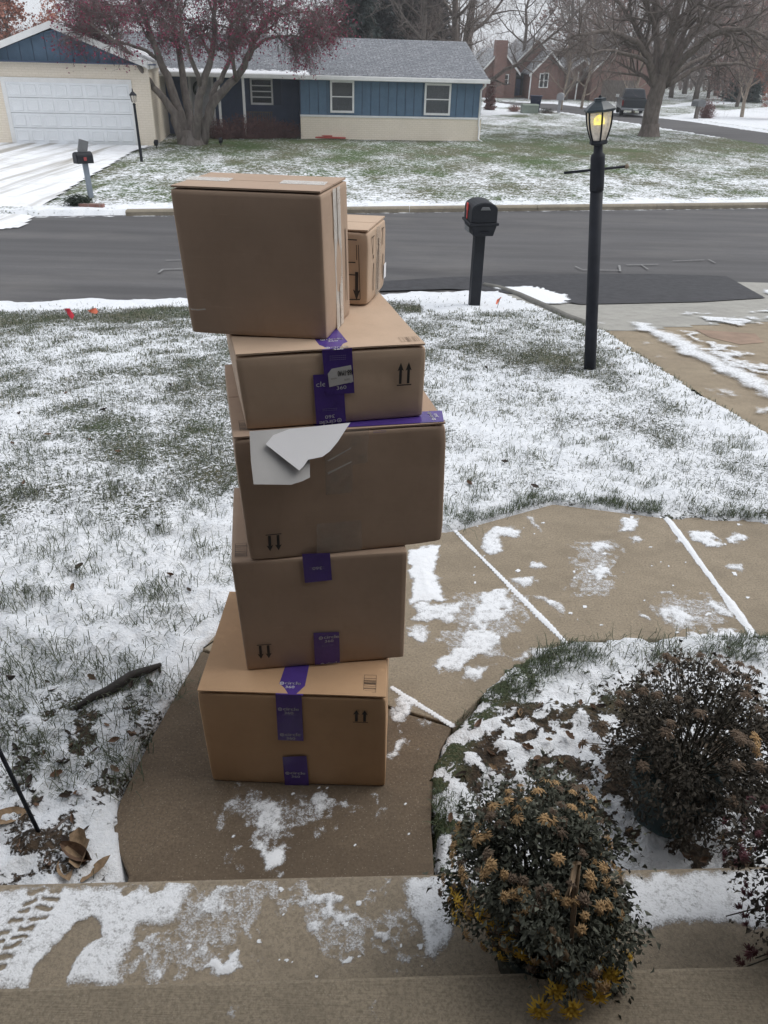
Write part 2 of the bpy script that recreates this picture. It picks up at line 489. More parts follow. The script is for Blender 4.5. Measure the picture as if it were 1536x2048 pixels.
# own walkway outline (flat at z = 0) and its joints
wl = [PZ(*p, 0)[:2] for p in ((258, 1752), (232, 1690), (226, 1650), (240, 1600), (300, 1480), (345, 1400), (405, 1300))]
JA = [PZ(780, 1372, 0)[:2], PZ(905, 1452, 0)[:2]]
JB = [PZ(910, 1062, 0)[:2], PZ(1130, 1284, 0)[:2]]
JC = [PZ(1333, 1036, 0)[:2], PZ(1508, 1272, 0)[:2]]
wl = [np.array([wl[0][0] - .02, 1.08])] + wl
wr = [np.array([PZ(868, 1740, 0)[0] - .01, 1.12])] + [PZ(*p, 0)[:2] for p in ((868, 1740), (862, 1640), (868, 1560), (880, 1500))]
top_hidden = [(-.60, 2.62), (-.42, 2.92), (-.10, 3.18)]
walk_poly = wl + top_hidden + [JB[0], (.9, 3.56), JC[0], PZ(1536, 1045, 0)[:2], (2.86, 3.62), (2.86, 2.50), PZ(1536, 1275, 0)[:2], JC[1], JB[1], PZ(1040, 1330, 0)[:2], PZ(960, 1395, 0)[:2], JA[1]] + wr[::-1]
walk_poly = [tuple(map(float, p)) for p in walk_poly]
sf = .058                                             # the house front runs at this slope
tread_y = lambda x: 1.262 + sf * x
porch_y = lambda x: PZ(400, 1962, .34)[1] + sf * (x - PZ(400, 1962, .34)[0])

def slab(name, poly, z1, z0, mat_, parent, bev=.006):
    o = MB().prism([(p[0], p[1], z1) for p in poly], (0, 0, z0 - z1)).build(name, mat_, parent, bevel=bev)
    return o
walkway = empty('walkway', (0, 0, 0)); tag(walkway, kind='structure')
def gap(a, b, s):                                     # shift a joint sideways
    a = np.array(a); b = np.array(b); d = b - a; n = np.array([-d[1], d[0]]) / np.hypot(*d)
    return tuple(a + n * s), tuple(b + n * s)
JA0 = tuple(wl[-1])                                   # joint A runs on behind the stack
a1 = gap(JA0, JA[1], -.006); a2 = gap(JA0, JA[1], .006)
b1 = gap(JB[0], JB[1], -.006); b2 = gap(JB[0], JB[1], .006)
c1 = gap(JC[0], JC[1], -.006); c2 = gap(JC[0], JC[1], .006)
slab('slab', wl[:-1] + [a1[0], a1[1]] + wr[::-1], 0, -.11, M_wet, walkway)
slab('slab', [wl[-1]] + top_hidden + [b1[0], b1[1], PZ(1040, 1330, 0)[:2], PZ(960, 1395, 0)[:2], a2[1], a2[0]], 0, -.11, M_walk, walkway)
slab('slab', [b2[0], (.9, 3.56), c1[0], c1[1], b2[1]], 0, -.11, M_walk, walkway)
slab('slab', [c2[0], (2.86, 3.62), (2.86, 2.50), PZ(1536, 1275, 0)[:2], c2[1]], 0, -.11, M_walk, walkway)

step = MB()
step.prism([(-3.2, porch_y(-3.2) - .1, .17), (3.2, porch_y(3.2) - .1, .17), (3.2, tread_y(3.2), .17), (-3.2, tread_y(-3.2), .17)], (0, 0, -.25))
o = step.build('porch_step', M_tread, bevel=.010); tag(o, kind='structure')
pr = MB()
pr.prism([(-3.2, -.6 - sf * 3.2, .34), (3.2, -.6 + sf * 3.2, .34), (3.2, porch_y(3.2), .34), (-3.2, porch_y(-3.2), .34)], (0, 0, -.4))
o = pr.build('porch', M_porch, bevel=.010); tag(o, kind='structure')

# own house, behind and above the camera: it is what shades the porch and the boxes
oh = empty('porch_house', (0, -.35, 0), math.atan(sf), 'brick house front with deep porch roof behind the viewer', 'house')
MB().bb(-7, -.55, -.25, 0, -.1, 3.0).bb(.55, 7, -.25, 0, -.1, 3.0).bb(-.55, .55, -.25, 0, 2.45, 3.0).build('wall', M_brickpl, oh)
MB().bb(-.55, .55, -.22, -.16, .30, 2.45).build('door', M_bluedk, oh, bevel=.004)
MB().bb(-7.4, 7.4, -.3, 1.38, 3.0, 3.06).build('porch_ceiling', M_barkb, oh)
for sx in (-1, 1): MB().bb(sx * 1.95, sx * 1.75, .0, 1.25, -.1, 3.0).build('added_shade_wall', M_brickpl, oh)  # added walls, out of view, that keep side light off the box fronts
MB().bb(-7.4, 7.4, 1.381, 1.41, 2.90, 3.12).build('fascia', M_white, oh)
MB().prism([(-7.4, 1.40, 3.07), (-7.4, -5, 5.2), (-7.4, -5, 3.07)], (14.8, 0, 0)).build('roof', M_roof, oh)

# --- near lawn -----------------------------------------------------
drive_l = [tuple(hit(*p)[:2]) for p in ((1208, 660), (1300, 722), (1400, 788), (1536, 868))]
drive_poly = [(2.50, 9.45)] + drive_l + [(2.86, 3.3), (2.9, 2.0), (2.9, 0.5), (9, 0.5), (9.5, 11.2), (3.2, 10.0)]
apron_poly = [tuple(hit(*p)[:2]) for p in ((1010, 588), (1060, 606), (1120, 632), (1206, 662))] + [(9, 10.6), (9.5, 12.95)]
apron_poly += [(x, road_near(x) + .03) for x in np.linspace(7, 1.6, 6)]
X, Y, F = fan(.95, 12.6, .6, -1.25, 1.15, 430, 390)
wx = X + (fbm(X * 6, Y * 6, 3, 31) - .5) * .07; wy = Y + (fbm(X * 6, Y * 6, 3, 47) - .5) * .07
sd_walk = sdist(wx, wy, walk_poly)
sd_drive = sdist(wx, wy, drive_poly)
sd_apron = sdist(wx, wy, apron_poly)
sd_step = tread_y(X) - .004 - Y
sd_road = Y - (road_near(X) + (fbm(X * 2.5, Y * 2.5, 4, 5) - .5) * .35)
hard = np.maximum(np.maximum(sd_walk, sd_drive), np.maximum(sd_apron, sd_road))
def cov_near(x, y):
    c = np.full(np.shape(x), .60)
    big = fbm(x * .9, y * .55, 3, 3); med = fbm(x * 3.2, y * 2.4, 4, 11)
    c = c + (big - .5) * .18 + (med - .5) * .55
    near = 1 - sstep(2.7, 4.2, y + .35 * np.minimum(x, 0) * -1)          # deep snow near the house
    c = c + near * .40 * np.where(x < 0, 1, .7)
    c = c + .12 * sstep(.0, .6, x) * (1 - sstep(6.0, 7.2, y)) * sstep(3.0, 3.8, y)
    c = c - .14 * np.exp(-(((x - 1.5) / .8) ** 2 + ((y - 6.9) / 1.0) ** 2))
    s = y - .2 * x
    c = c - .22 * np.exp(-((s - 10.0) / .55) ** 2) * (x < .5)
    c = c + .9 * sstep(10.45, 10.75, s) + .5 * sstep(9.3, 9.9, s) * (x > .4)
    return c
cv = cov_near(X, Y)
cv = cv + .5 * np.exp(-(np.minimum(sd_drive, 0) / .32) ** 2) * (Y > 4)
cv = cv - .55 * np.exp(-(sd_walk / .10) ** 2) * (Y > 2.9) * sstep(.8, 1.4, X) * sstep(.35, .6, fbm(X * 6, Y * 6, 3, 64))
# beds beside the walk: snow with dark litter
bedL = np.exp(-((X + 1.0) / .38) ** 2) * (1 - sstep(1.9, 2.2, Y)) ; bedR = (X > .1) * (1 - sstep(1.9, 2.4, Y))
cv = cv - .55 * bedL * sstep(.42, .62, fbm(X * 14, Y * 14, 3, 9)) - .70 * bedR * sstep(.46, .62, fbm(X * 19, Y * 19, 4, 19))
cv = cv - .55 * np.exp(-(sd_walk / .07) ** 2) * (X > .15) * (Y < 2.5) * sstep(.42, .6, fbm(X * 5, Y * 5, 2, 77)) * sstep(.35, .65, fbm(X * 25, Y * 25, 2, 78))
lump = (fbm(X * 9, Y * 9, 4, 21) - .5) * .06 + (fbm(X * 28, Y * 28, 3, 23) - .5) * .032
th = .018 + lump * sstep(-1, 1, cv) * np.clip(1.6 - Y / 12, .5, 1)
th = th + .022 * bedL * fbm(X * 16, Y * 16, 3, 5) + .022 * bedR * (fbm(X * 16, Y * 16, 4, 6) - .45)
Z = G(X, Y) + np.where(hard > 0, -.05, np.minimum(th, .003 + np.abs(hard) * .35))
Z = np.where(sd_step > 0, -.09, Z)
Z = np.minimum(Z, G(X, Y) + .09)
me = fast_mesh('front_lawn', np.stack([X, Y, Z], -1).reshape(-1, 3), F, True)
attr(me, 'cov', cv.ravel()); attr(me, 'soil', np.clip(np.maximum(bedL, bedR * sstep(.08, .16, -sd_walk + .05 * fbm(X * 9, Y * 9, 2, 3))), 0, 1).ravel())
lawn = link('front_lawn', me, M_lawn); tag(lawn, kind='structure')

# --- far ground to the horizon --------------------------------------
X2, Y2, F2 = fan(15.0, 900, 1.0, -1.3, 1.3, 420, 420)
Z2 = G(X2, Y2) + .10 + (fbm(X2 * 1.5, Y2 * 1.5, 3, 8) - .5) * .05
rf = Y2 - road_far(X2)
Z2 = np.where(rf < .16, G(X2, Y2) - .25, Z2)
cross_near = [hit(*p, .05) for p in ((930, 200), (1000, 206), (1140, 227), (1300, 253), (1536, 292), (1900, 360))]
cross_far = [hit(*p, .05) for p in ((1110, 208), (1180, 216), (1230, 226), (1380, 243), (1536, 266), (1900, 320))]
cross_poly = [p[:2] for p in cross_near] + [p[:2] for p in cross_far[::-1]]
sdc = sdist(X2, Y2, cross_poly)
c2 = .50 + (fbm(X2 * .35, Y2 * .18, 3, 61) - .5) * .28 + (fbm(X2 * 1.6, Y2 * .8, 3, 62) - .5) * .4
c2 = c2 + .30 * np.exp(-((rf - .5) / .55) ** 2) - .16 * np.exp(-((Y2 - 33 - .2 * X2) / 5) ** 2)
def px_poly(pts): return [hit(*p, .1)[:2] for p in pts]
for pts, a in (([(1310, 238), (1400, 224), (1536, 214), (1700, 205), (1700, 275), (1536, 258), (1400, 240)], .34),
               ([(1320, 214), (1390, 204), (1470, 203), (1470, 207), (1400, 210)], .8),
               ([(960, 222), (975, 216), (1060, 222), (1060, 227), (970, 230)], .45),
               ([(970, 205), (1120, 203), (1150, 210), (1100, 214), (960, 214)], .28)):
    c2 = c2 + a * sstep(-.4, .4, sdist(X2, Y2, px_poly(pts)))
c2 = c2 + .6 * np.exp(-(np.minimum(sdc, 0) / .5) ** 2) * (Y2 > 42) * (X2 > 11)
Z2 = np.where(sdc > 0, Z2 - .14, Z2)
me = fast_mesh('far_lawn', np.stack([X2, Y2, Z2], -1).reshape(-1, 3), F2, True)
attr(me, 'cov', c2.ravel())
tag(link('far_lawn', me, M_farlawn), kind='structure')

# --- road, cross street, kerb ----------------------------------------
xs = np.linspace(-45, 60, 420); vs_ = np.linspace(0, 1, 70)
XR = np.repeat(xs[None], 70, 0)
YR = (road_near(XR) - .9) * (1 - vs_[:, None]) + (road_far(XR) + .1) * vs_[:, None]
ZR = G(XR, YR) + .012 - .02 * (1 - vs_[:, None])
i = np.arange(69 * 420).reshape(69, 420)[:, :-1].ravel()
me = fast_mesh('road', np.stack([XR, YR, ZR], -1).reshape(-1, 3), np.stack([i, i + 1, i + 421, i + 420], 1), True)
dn = YR - road_near(XR); df = road_far(XR) - YR
attr(me, 'cov', (np.exp(-(df / .22) ** 2) * .75 + .55 * np.exp(-((dn) / .22) ** 2) - .25).ravel())
road = tag(link('road', me, M_road), kind='structure')
gz = lambda x, y, d=0.0: float(G(x, y)) + d
def sheet(name, pts, dz, mat_, parent=None, px=True, sub=1):
    P_ = [hit(*p)[:2] if px else p for p in pts]
    return MB().add([(p[0], p[1], gz(p[0], p[1], dz)) for p in P_], [tuple(range(len(P_)))]).build(name, mat_, parent)
sheet('asphalt_patch', [(905, 556), (1090, 551), (1300, 550), (1452, 554), (1530, 598), (1400, 606), (1160, 611), (1080, 596), (985, 585), (900, 580), (640, 588), (640, 572)], .018, M_patch, road)
for a, b, wd in (((318, 548), (326, 541), .03), ((326, 541), (372, 540), .03), ((332, 523), (366, 522), .02), ((1150, 535), (1165, 542), .02), ((1165, 542), (1238, 543), .025), ((1238, 533), (1240, 545), .03), ((1252, 532), (1316, 531), .025), ((1281, 531), (1296, 541), .02), ((1345, 524), (1408, 522), .02), ((1416, 521), (1430, 528), .02)):
    A = hit(*a); B = hit(*b); d = (B - A)[:2]; n = np.array([-d[1], d[0]]) / (np.hypot(*d) + 1e-6) * wd * .6
    MB().add([(*(A[:2] - n), A[2] + .022), (*(B[:2] - n), B[2] + .022), (*(B[:2] + n), B[2] + .022), (*(A[:2] + n), A[2] + .022)], [(0, 1, 2, 3)]).build('paint_mark', M_paint, road)

kerb = empty('kerb', (0, 0, 0)); tag(kerb, kind='structure')
xk = -5.62
while xk < 30:
    x0, x1 = xk, xk + 2.99
    y0, y1 = road_far(x0), road_far(x1)
    z0, z1 = gz(x0, y0), gz(x1, y1)
    m_ = MB()
    pr0 = [(0, -.03), (.0, .085), (.03, .115), (.17, .125), (.17, -.03)]
    A = [(x0, y0 + a, z0 + b) for a, b in pr0]; B = [(x1, y1 + a, z1 + b) for a, b in pr0]
    n = 5
    m_.add(A + B, [(0, 1, 2, 3, 4), (9, 8, 7, 6, 5)] + [(j, j + 5, (j + 1) % 5 + 5, (j + 1) % 5) for j in range(5)])
    m_.build('kerb_segment', M_kerb, kerb)
    xk += 3.0
# rounded kerb end turning into the neighbour's drive
# the curved kerb return at the mouth of our own drive
pts = [hit(*p) for p in ((968, 572), (1000, 578), (1040, 592), (1085, 612), (1135, 636), (1180, 652))]
MB().tube([p + np.array([0, 0, .0]) for p in pts], .055, 8).build('kerb_return', mat('dark_kerb', (.16, .155, .14), .8, .2, 8, .3, 90), kerb, smooth=True)

me = MB()
cn, cf = cross_near, cross_far
for i in range(5):
    me.add([cn[i], cn[i + 1], cf[i + 1], cf[i]], [(0, 1, 2, 3)])
o = me.build('cross_street', M_road); tag(o, kind='structure')

# --- driveways ----------------------------------------------------------
def surf(name, poly, cell, dz, mat_, kind='structure', parent=None):
    P_ = np.array(poly); x0, y0 = P_.min(0); x1, y1 = P_.max(0)
    nx = int((x1 - x0) / cell) + 2; ny = int((y1 - y0) / cell) + 2
    X, Y = np.meshgrid(np.linspace(x0, x1, nx), np.linspace(y0, y1, ny))
    s = sdist(X, Y, poly)
    i = np.arange((ny - 1) * nx).reshape(ny - 1, nx)[:, :-1].ravel()
    F = np.stack([i, i + 1, i + nx + 1, i + nx], 1)
    keep = (s.ravel()[F] > -cell).all(1)
    F = F[keep]
    Z = G(X, Y) + dz
    me = fast_mesh(name, np.stack([X, Y, Z], -1).reshape(-1, 3), F, True)
    o = link(name, me, mat_, parent)
    if kind: tag(o, kind=kind)
    return o, X, Y, s
surf('driveway', drive_poly, .12, 0.002, M_drive)
surf('driveway_apron', apron_poly, .12, .006, M_apron)
sheet('clay_stain', [(1390, 660), (1510, 668), (1528, 686), (1480, 690), (1420, 676)], .006, M_dirt, bpy.data.objects['driveway'])

M_snowdrive, t, b = nodes('rutted_snow')
v = coords(t)
rut = noise(t, coords(t, 'Object', (2.6, .12, 1), (0, 0, R(24))), 1.0, 3, .5)
c = mixc(t, ramp(t, rut, .50, .68), (.83, .85, .88), (.36, .34, .31))
c = mixc(t, math_(t, 'MULTIPLY', ramp(t, noise(t, v, 2.2, 5, .7), .45, .75), .5), c, (.42, .40, .37))
t.links.new(c, b.inputs['Base Color']); b.inputs['Roughness'].default_value = .8
bump(t, b, rut, -.4, .05)
ndrive_poly = [tuple(hit(*p, .14)[:2]) for p in ((20, 284), (300, 291), (262, 302), (215, 330), (165, 357), (110, 392), (62, 418), (40, 440), (-260, 470), (-420, 330), (-240, 283))]
o, Xd, Yd, _ = surf('neighbour_driveway', ndrive_poly, .1, .135, M_snowdrive)
zz = np.empty(len(o.data.vertices) * 3, np.float32); o.data.vertices.foreach_get('co', zz); zz = zz.reshape(-1, 3)
zz[:, 2] -= .11 * (1 - sstep(-.1, 1.6, zz[:, 1] - road_far(zz[:, 0]))); o.data.vertices.foreach_set('co', zz.ravel())

# --- snow lying on concrete: height fields that dip below the slab where it is bare
def zp(box, sc_, pts): return [(box[0] + x / sc_, box[1] + y / sc_) for x, y in pts]
Z7 = lambda pts: zp((0, 1300), 1.70667, pts)
Z5 = lambda pts: zp((360, 1200), 2.8444, pts)
Z8 = lambda pts: zp((880, 780), 2.3415, pts)
ZD = lambda pts: zp((1000, 520), 2.8657, pts)
def snowfield(name, polys, z, x0, x1, y0, y1, cell, ground=None, holes=(), joints=(), spatter=0.0, bits=()):
    nx = int((x1 - x0) / cell) + 1; ny = int((y1 - y0) / cell) + 1
    X, Y = np.meshgrid(np.linspace(x0, x1, nx), np.linspace(y0, y1, ny))
    H = np.zeros(X.shape); Cv = np.zeros(X.shape)
    k = max(1.0, cell / .008)
    w1 = (fbm(X * 26 / k, Y * 26 / k, 5, 71) - .5) * 1.2; w2 = (fbm(X * 26 / k, Y * 26 / k, 5, 91) - .5) * 1.2
    fine = fbm(X * 60 / k, Y * 60 / k, 3, 13) - .5
    for pts, thick, rag in polys:
        P_ = [(PZ(p[0], p[1], z) if ground is None else hit(*p))[:2] for p in pts]
        s = sdist(X + w1 * rag * .10 * k, Y + w2 * rag * .10 * k, P_)
        amp = (.74 if thick < .012 else 1.0) if ground is not None else .50 if thick < .0015 else .68 if thick < .004 else .80 if thick < .005 else (.80 if thick < .009 else 1.08)
        Cv = np.maximum(Cv, amp * sstep(-.024 * k, .030 * k, s))
        H = np.maximum(H, np.clip(s * .14 / k, 0, thick * .8) + np.where(s > 0, np.abs(fine) * thick * .5, 0))
    for A, B, wd, th_ in joints:
        A = np.array(A); B = np.array(B); e = B - A; t_ = np.clip(((X - A[0]) * e[0] + (Y - A[1]) * e[1]) / (e @ e), 0, 1)
        d = np.hypot(X - A[0] - t_ * e[0], Y - A[1] - t_ * e[1])
        q_ = wd * (.35 + 1.3 * fbm(X * 7, Y * 7, 3, 55)) - d; H = np.maximum(H, np.clip(q_ * .5, 0, th_)); Cv = np.maximum(Cv, 1.1 * sstep(-.006, .004, q_))
    for bx_, by_, br_ in bits:
        j_ = (np.abs(X[0] - bx_) < br_ * 3); i_ = (np.abs(Y[:, 0] - by_) < br_ * 3); ix = np.ix_(i_, j_)
        d = np.hypot(X[ix] + w1[ix] * .03 - bx_, Y[ix] * 1.0 + w2[ix] * .03 - by_)
        Cv[ix] = np.maximum(Cv[ix], 1.1 * sstep(br_ * 1.3, br_ * .6, d)) if False else np.maximum(Cv[ix], 1.1 * (1 - sstep(br_ * .6, br_ * 1.3, d))); H[ix] = np.maximum(H[ix], np.clip((br_ - d) * .5, 0, .006))
    for pts, dep in holes:
        P_ = [PZ(p[0], p[1], z)[:2] for p in pts]
        s = sdist(X + w1 * .03, Y + w2 * .03, P_)
        in_ = sstep(-.010, .006, s); H = H * (1 - in_); Cv = Cv * (1 - in_ * (.97 if dep < .005 else .80))
    if spatter:
        sp = fbm(X * 34, Y * 34, 2, 141) + .35 * (fbm(X * 2.2, Y * 2.2, 2, 151) - .5)
        Cv = np.maximum(Cv, .9 * sstep(spatter - .04, spatter + .02, sp))
    Zg = (z if ground is None else G(X, Y) + ground)
    V = np.stack([X, Y, Zg + .0012 + H], -1).reshape(-1, 3)
    i = np.arange((ny - 1) * nx).reshape(ny - 1, nx)[:, :-1].ravel()
    F = np.stack([i, i + 1, i + nx + 1, i + nx], 1)
    Hf = Cv.ravel()[F].max(1)
    ymax = np.asarray(Y).ravel()[F]
    F = F[Hf > .03]
    global LASTH
    LASTH = Cv.ravel()
    return V, F, X, Y, H
def put_snow(name, V, F, label):
    used = np.unique(F); mp = np.full(len(V), -1); mp[used] = np.arange(len(used))
    me = fast_mesh(name, V[used], mp[F], True)
    attr(me, 'cov', LASTH[used])
    return tag(link(name, me, M_snow), label, 'snow', None, 'stuff')
gb = random.Random(12)
tread_polys = [
    (Z7([(-900, 812), (0, 806), (660, 786), (655, 830), (612, 930), (480, 950), (465, 990), (440, 1040), (418, 1090), (425, 1150), (0, 1165), (-900, 1180)]), .0045, .25),
    (Z7([(672, 800), (900, 780), (880, 812), (800, 850), (770, 890), (700, 905), (660, 895)]), .003, 1.1),
    (Z7([(820, 912), (912, 902), (885, 940), (860, 985), (830, 990), (835, 940)]), .006, .9),
    (Z7([(690, 1100), (740, 1050), (830, 1020), (835, 1060), (800, 1100), (740, 1122)]), .010, .9),
    (Z7([(960, 868), (1060, 838), (1240, 870), (1225, 905), (1120, 930), (1040, 900), (975, 905)]), .004, 1.3),
    (Z7([(1225, 1010), (1255, 945), (1310, 920), (1375, 962), (1362, 1012), (1300, 1045)]), .008, .4),
    (Z7([(1080, 985), (1120, 990), (1200, 1080), (1180, 1095), (1120, 1050)]), .0025, 1.0),
    (Z7([(1382, 775), (1536, 765), (1900, 752), (1880, 800), (1600, 820), (1536, 990), (1475, 1075), (1440, 1052), (1425, 950), (1372, 872)]), .006, .25),
    (Z7([(520, 1110), (525, 1085), (555, 1085), (558, 1125), (535, 1132)]), .012, .2),
    (Z7([(625, 1110), (632, 1090), (645, 1100), (636, 1120)]), .010, .2), (Z7([(715, 1110), (735, 1080), (748, 1110), (730, 1122)]), .014, .2),
    (Z7([(520, 1060), (535, 1035), (545, 1050), (530, 1070)]), .010, .2), (Z7([(945, 900), (965, 875), (978, 890), (955, 910)]), .012, .2),
    (Z7([(500, 950), (640, 940), (640, 960), (560, 1010), (440, 1080), (430, 1060)]), .0018, 1.5),
    (Z7([(660, 1000), (720, 1000), (730, 1040), (680, 1050)]), .004, 1.0),
    (Z7([(1320, 1105), (1345, 1085), (1352, 1105)]), .005, .3), (Z7([(1230, 860), (1300, 800), (1380, 770), (1385, 785), (1300, 830), (1250, 880)]), .003, 1.0),
    (Z7([(770, 950), (820, 945), (835, 990), (905, 955), (910, 968), (850, 995), (820, 980)]), .004, .8),
    (Z7([(640, 790), (900, 775), (1100, 800), (1080, 860), (900, 930), (760, 1000), (640, 1040), (640, 930)]), .0012, 1.6), (Z7([(430, 1010), (640, 960), (850, 1010), (840, 1100), (600, 1130), (430, 1130)]), .0012, 1.6),
    (Z7([(940, 850), (1250, 850), (1400, 900), (1380, 1040), (1200, 1100), (1060, 980)]), .0012, 1.6),
    ([(1240, 1748), (1470, 1735), (1900, 1715), (1900, 1880), (1490, 1858), (1380, 1850), (1280, 1868), (1235, 1850)], .0045, .25)]
tread_holes = [(Z7([(112, 1165), (122, 1090), (170, 1030), (225, 975), (262, 930), (300, 920), (338, 935), (335, 975), (300, 1005), (262, 1050), (240, 1100), (214, 1165)]), .0055)]
for a in range(9):                                   # tyre tread pressed in at the left
    for k in (0, 1):
        cx, cy = 205 - a * 26 - k * 70, 822 + a * 33 + k * 8
        tread_holes.append((Z7([(cx - 26, cy - 2), (cx + 18, cy - 7), (cx + 15, cy - 1), (cx - 28, cy + 4)]), .003))
for a, (cx, cy) in enumerate(((1268, 975), (1300, 955), (1338, 970), (1290, 1000), (1325, 1005), (1258, 1008))):
    tread_holes.append((Z7([(cx + 13 * math.cos(q), cy + 11 * math.sin(q)) for q in np.linspace(0, 5.2, 6)]), .001))
tread_holes.append((Z7([(420, 815), (470, 805), (468, 825), (425, 835)]), .001)); tread_holes.append((Z7([(505, 800), (560, 792), (555, 815), (510, 820)]), .001))
V, F_, X, Y, H = snowfield('s', tread_polys, .17, -1.25, 1.5, .86, 1.36, .0045, holes=tread_holes, bits=[(gb.uniform(-.55, .45), gb.uniform(.92, 1.24), gb.choice((.0025, .003, .004, .006))) for _ in range(70)])
c = V[F_].mean(1)
F_ = F_[(c[:, 1] < tread_y(c[:, 0]) - .012) & (c[:, 1] > porch_y(c[:, 0]) + .0)]
put_snow('step_snow', V, F_, 'thin trodden snow with a boot print and tyre tracks on the porch step')
porch_polys = [(Z7([(455, 1215), (470, 1195), (488, 1200), (470, 1222)]), .006, .2), (Z7([(735, 1260), (765, 1250), (790, 1232), (820, 1235), (795, 1252), (780, 1290), (760, 1277)]), .004, .7),
               (Z7([(1265, 1210), (1285, 1205), (1290, 1270), (1268, 1260)]), .005, .4), (Z7([(1278, 1120), (1286, 1140), (1283, 1185), (1275, 1160)]), .003, .5), (Z7([(245, 1255), (262, 1250), (260, 1280), (248, 1280)]), .003, .8)]
V, F_, X, Y, H = snowfield('s', porch_polys, .34, -.8, .3, .55, .95, .005)
c = V[F_].mean(1); F_ = F_[c[:, 1] < porch_y(c[:, 0]) - .012]
put_snow('porch_snow', V, F_, 'few small scraps of snow on the bare porch slab')
walk_polys = [
    (Z5([(200, 1080), (640, 1100), (980, 1080), (960, 1260), (640, 1300), (620, 1560), (440, 1560), (360, 1400)]), .0012, 1.5), (Z8([(20, 960), (380, 920), (420, 1000), (330, 1230), (0, 1240)]), .0012, 1.5), (Z8([(620, 700), (850, 700), (820, 960), (600, 980)]), .0012, 1.5), (Z8([(980, 990), (1300, 940), (1420, 1090), (1100, 1150)]), .0012, 1.5),
    (Z5([(230, 1150), (262, 1118), (330, 1118), (400, 1155), (470, 1140), (560, 1140), (600, 1230), (540, 1285), (490, 1335), (405, 1380), (378, 1310), (430, 1240), (340, 1175)]), .004, 1.0),
    (Z5([(425, 1390), (500, 1350), (515, 1420), (600, 1368), (622, 1400), (600, 1480), (560, 1550), (482, 1555), (470, 1450), (425, 1430)]), .012, .5),
    (Z5([(700, 1112), (780, 1092), (920, 1122), (950, 1188), (850, 1200), (770, 1250), (745, 1175)]), .004, 1.0),
    (Z5([(1122, 1092), (1160, 1102), (1165, 1170), (1148, 1272), (1112, 1250), (1132, 1160)]), .004, 1.0),
    (Z5([(1200, 570), (1262, 530), (1345, 600), (1290, 700), (1240, 690), (1200, 645)]), .008, .6),
    (Z5([(1190, 805), (1260, 772), (1300, 812), (1220, 900), (1180, 890)]), .008, .6),
    (Z5([(300, 1420), (318, 1395), (338, 1410), (310, 1430)]), .010, .2), (Z5([(262, 1490), (280, 1455), (290, 1480)]), .009, .3), (Z5([(635, 1405), (650, 1393), (670, 1405), (640, 1412)]), .006, .2),
    (Z5([(300, 1080), (340, 1066), (345, 1078), (310, 1088)]), .003, .3), (Z5([(135, 1225), (170, 1180), (210, 1190), (160, 1215)]), .003, .9),
    (Z5([(1230, 740), (1255, 720), (1268, 755), (1240, 770)]), .006, .5), (Z5([(1340, 700), (1400, 680), (1420, 705), (1350, 720)]), .006, .5),
    (Z8([(178, 720), (230, 645), (340, 632), (382, 660), (368, 690), (288, 692), (305, 740), (262, 775), (200, 768)]), .008, .4),
    (Z8([(120, 1040), (200, 940), (290, 925), (360, 985), (285, 1085), (205, 1105), (290, 1150), (310, 1195), (200, 1225), (60, 1225), (150, 1110)]), .006, .7),
    (Z8([(-120, 1000), (100, 985), (112, 1000), (60, 1090), (-120, 1090)]), .006, .7),
    (Z8([(330, 885), (430, 862), (466, 900), (420, 925), (350, 915)]), .007, .5), (Z8([(402, 832), (420, 800), (530, 832), (520, 850), (430, 850)]), .005, .7),
    (Z8([(680, 732), (720, 702), (810, 720), (800, 750), (700, 756)]), .007, .5), (Z8([(702, 862), (715, 820), (800, 826), (790, 870), (740, 900), (645, 950), (632, 930), (712, 890)]), .006, .8),
    (Z8([(820, 645), (850, 600), (950, 596), (900, 668), (832, 672)]), .007, .5), (Z8([(880, 692), (930, 680), (972, 710), (900, 716)]), .008, .3),
    (Z8([(1150, 662), (1250, 650), (1335, 730), (1250, 742), (1170, 702)]), .007, .6), (Z8([(1330, 692), (1380, 662), (1455, 690), (1440, 715), (1350, 716)]), .008, .4),
    (Z8([(1320, 822), (1432, 810), (1412, 852), (1350, 846)]), .008, .3), (Z8([(1012, 1022), (1130, 1012), (1240, 1078), (1150, 1118), (1060, 1082)]), .006, .7),
    (Z8([(1232, 992), (1312, 980), (1392, 1075), (1300, 1072)]), .005, .8), (Z8([(910, 1055), (950, 1012), (992, 1070), (962, 1092)]), .006, .7),
    (Z8([(420, 962), (480, 960), (590, 1030), (565, 1055), (480, 1000)]), .006, .6), (Z8([(1010, 940), (1100, 940), (1080, 966), (1002, 960)]), .005, .7),
    (Z8([(400, 590), (430, 590), (490, 670), (470, 672), (420, 625)]), .008, .3), (Z8([(1100, 700), (1130, 700), (1135, 720), (1105, 720)]), .007, .3), (Z8([(795, 800), (830, 800), (835, 828), (810, 825)]), .006, .4),
    (Z8([(1160, 1150), (1250, 1120), (1420, 1130), (1420, 1180), (1180, 1180)]), .006, .7), (Z8([(460, 1218), (520, 1190), (530, 1210)]), .005, .5),
    ([(1060, 1300), (1130, 1290), (1110, 1320), (1070, 1330)], .006, .6), ([(1010, 1320), (1070, 1295), (1060, 1325)], .005, .6), ([(930, 1340), (990, 1322), (960, 1366), (920, 1366)], .007, .5),
    ([(860, 1330), (900, 1300), (980, 1280), (1000, 1300), (900, 1350)], .005, .8), ([(810, 1260), (860, 1250), (855, 1290), (812, 1285)], .006, .6), ([(820, 1100), (880, 1090), (870, 1140), (890, 1200), (820, 1210)], .010, .5)]
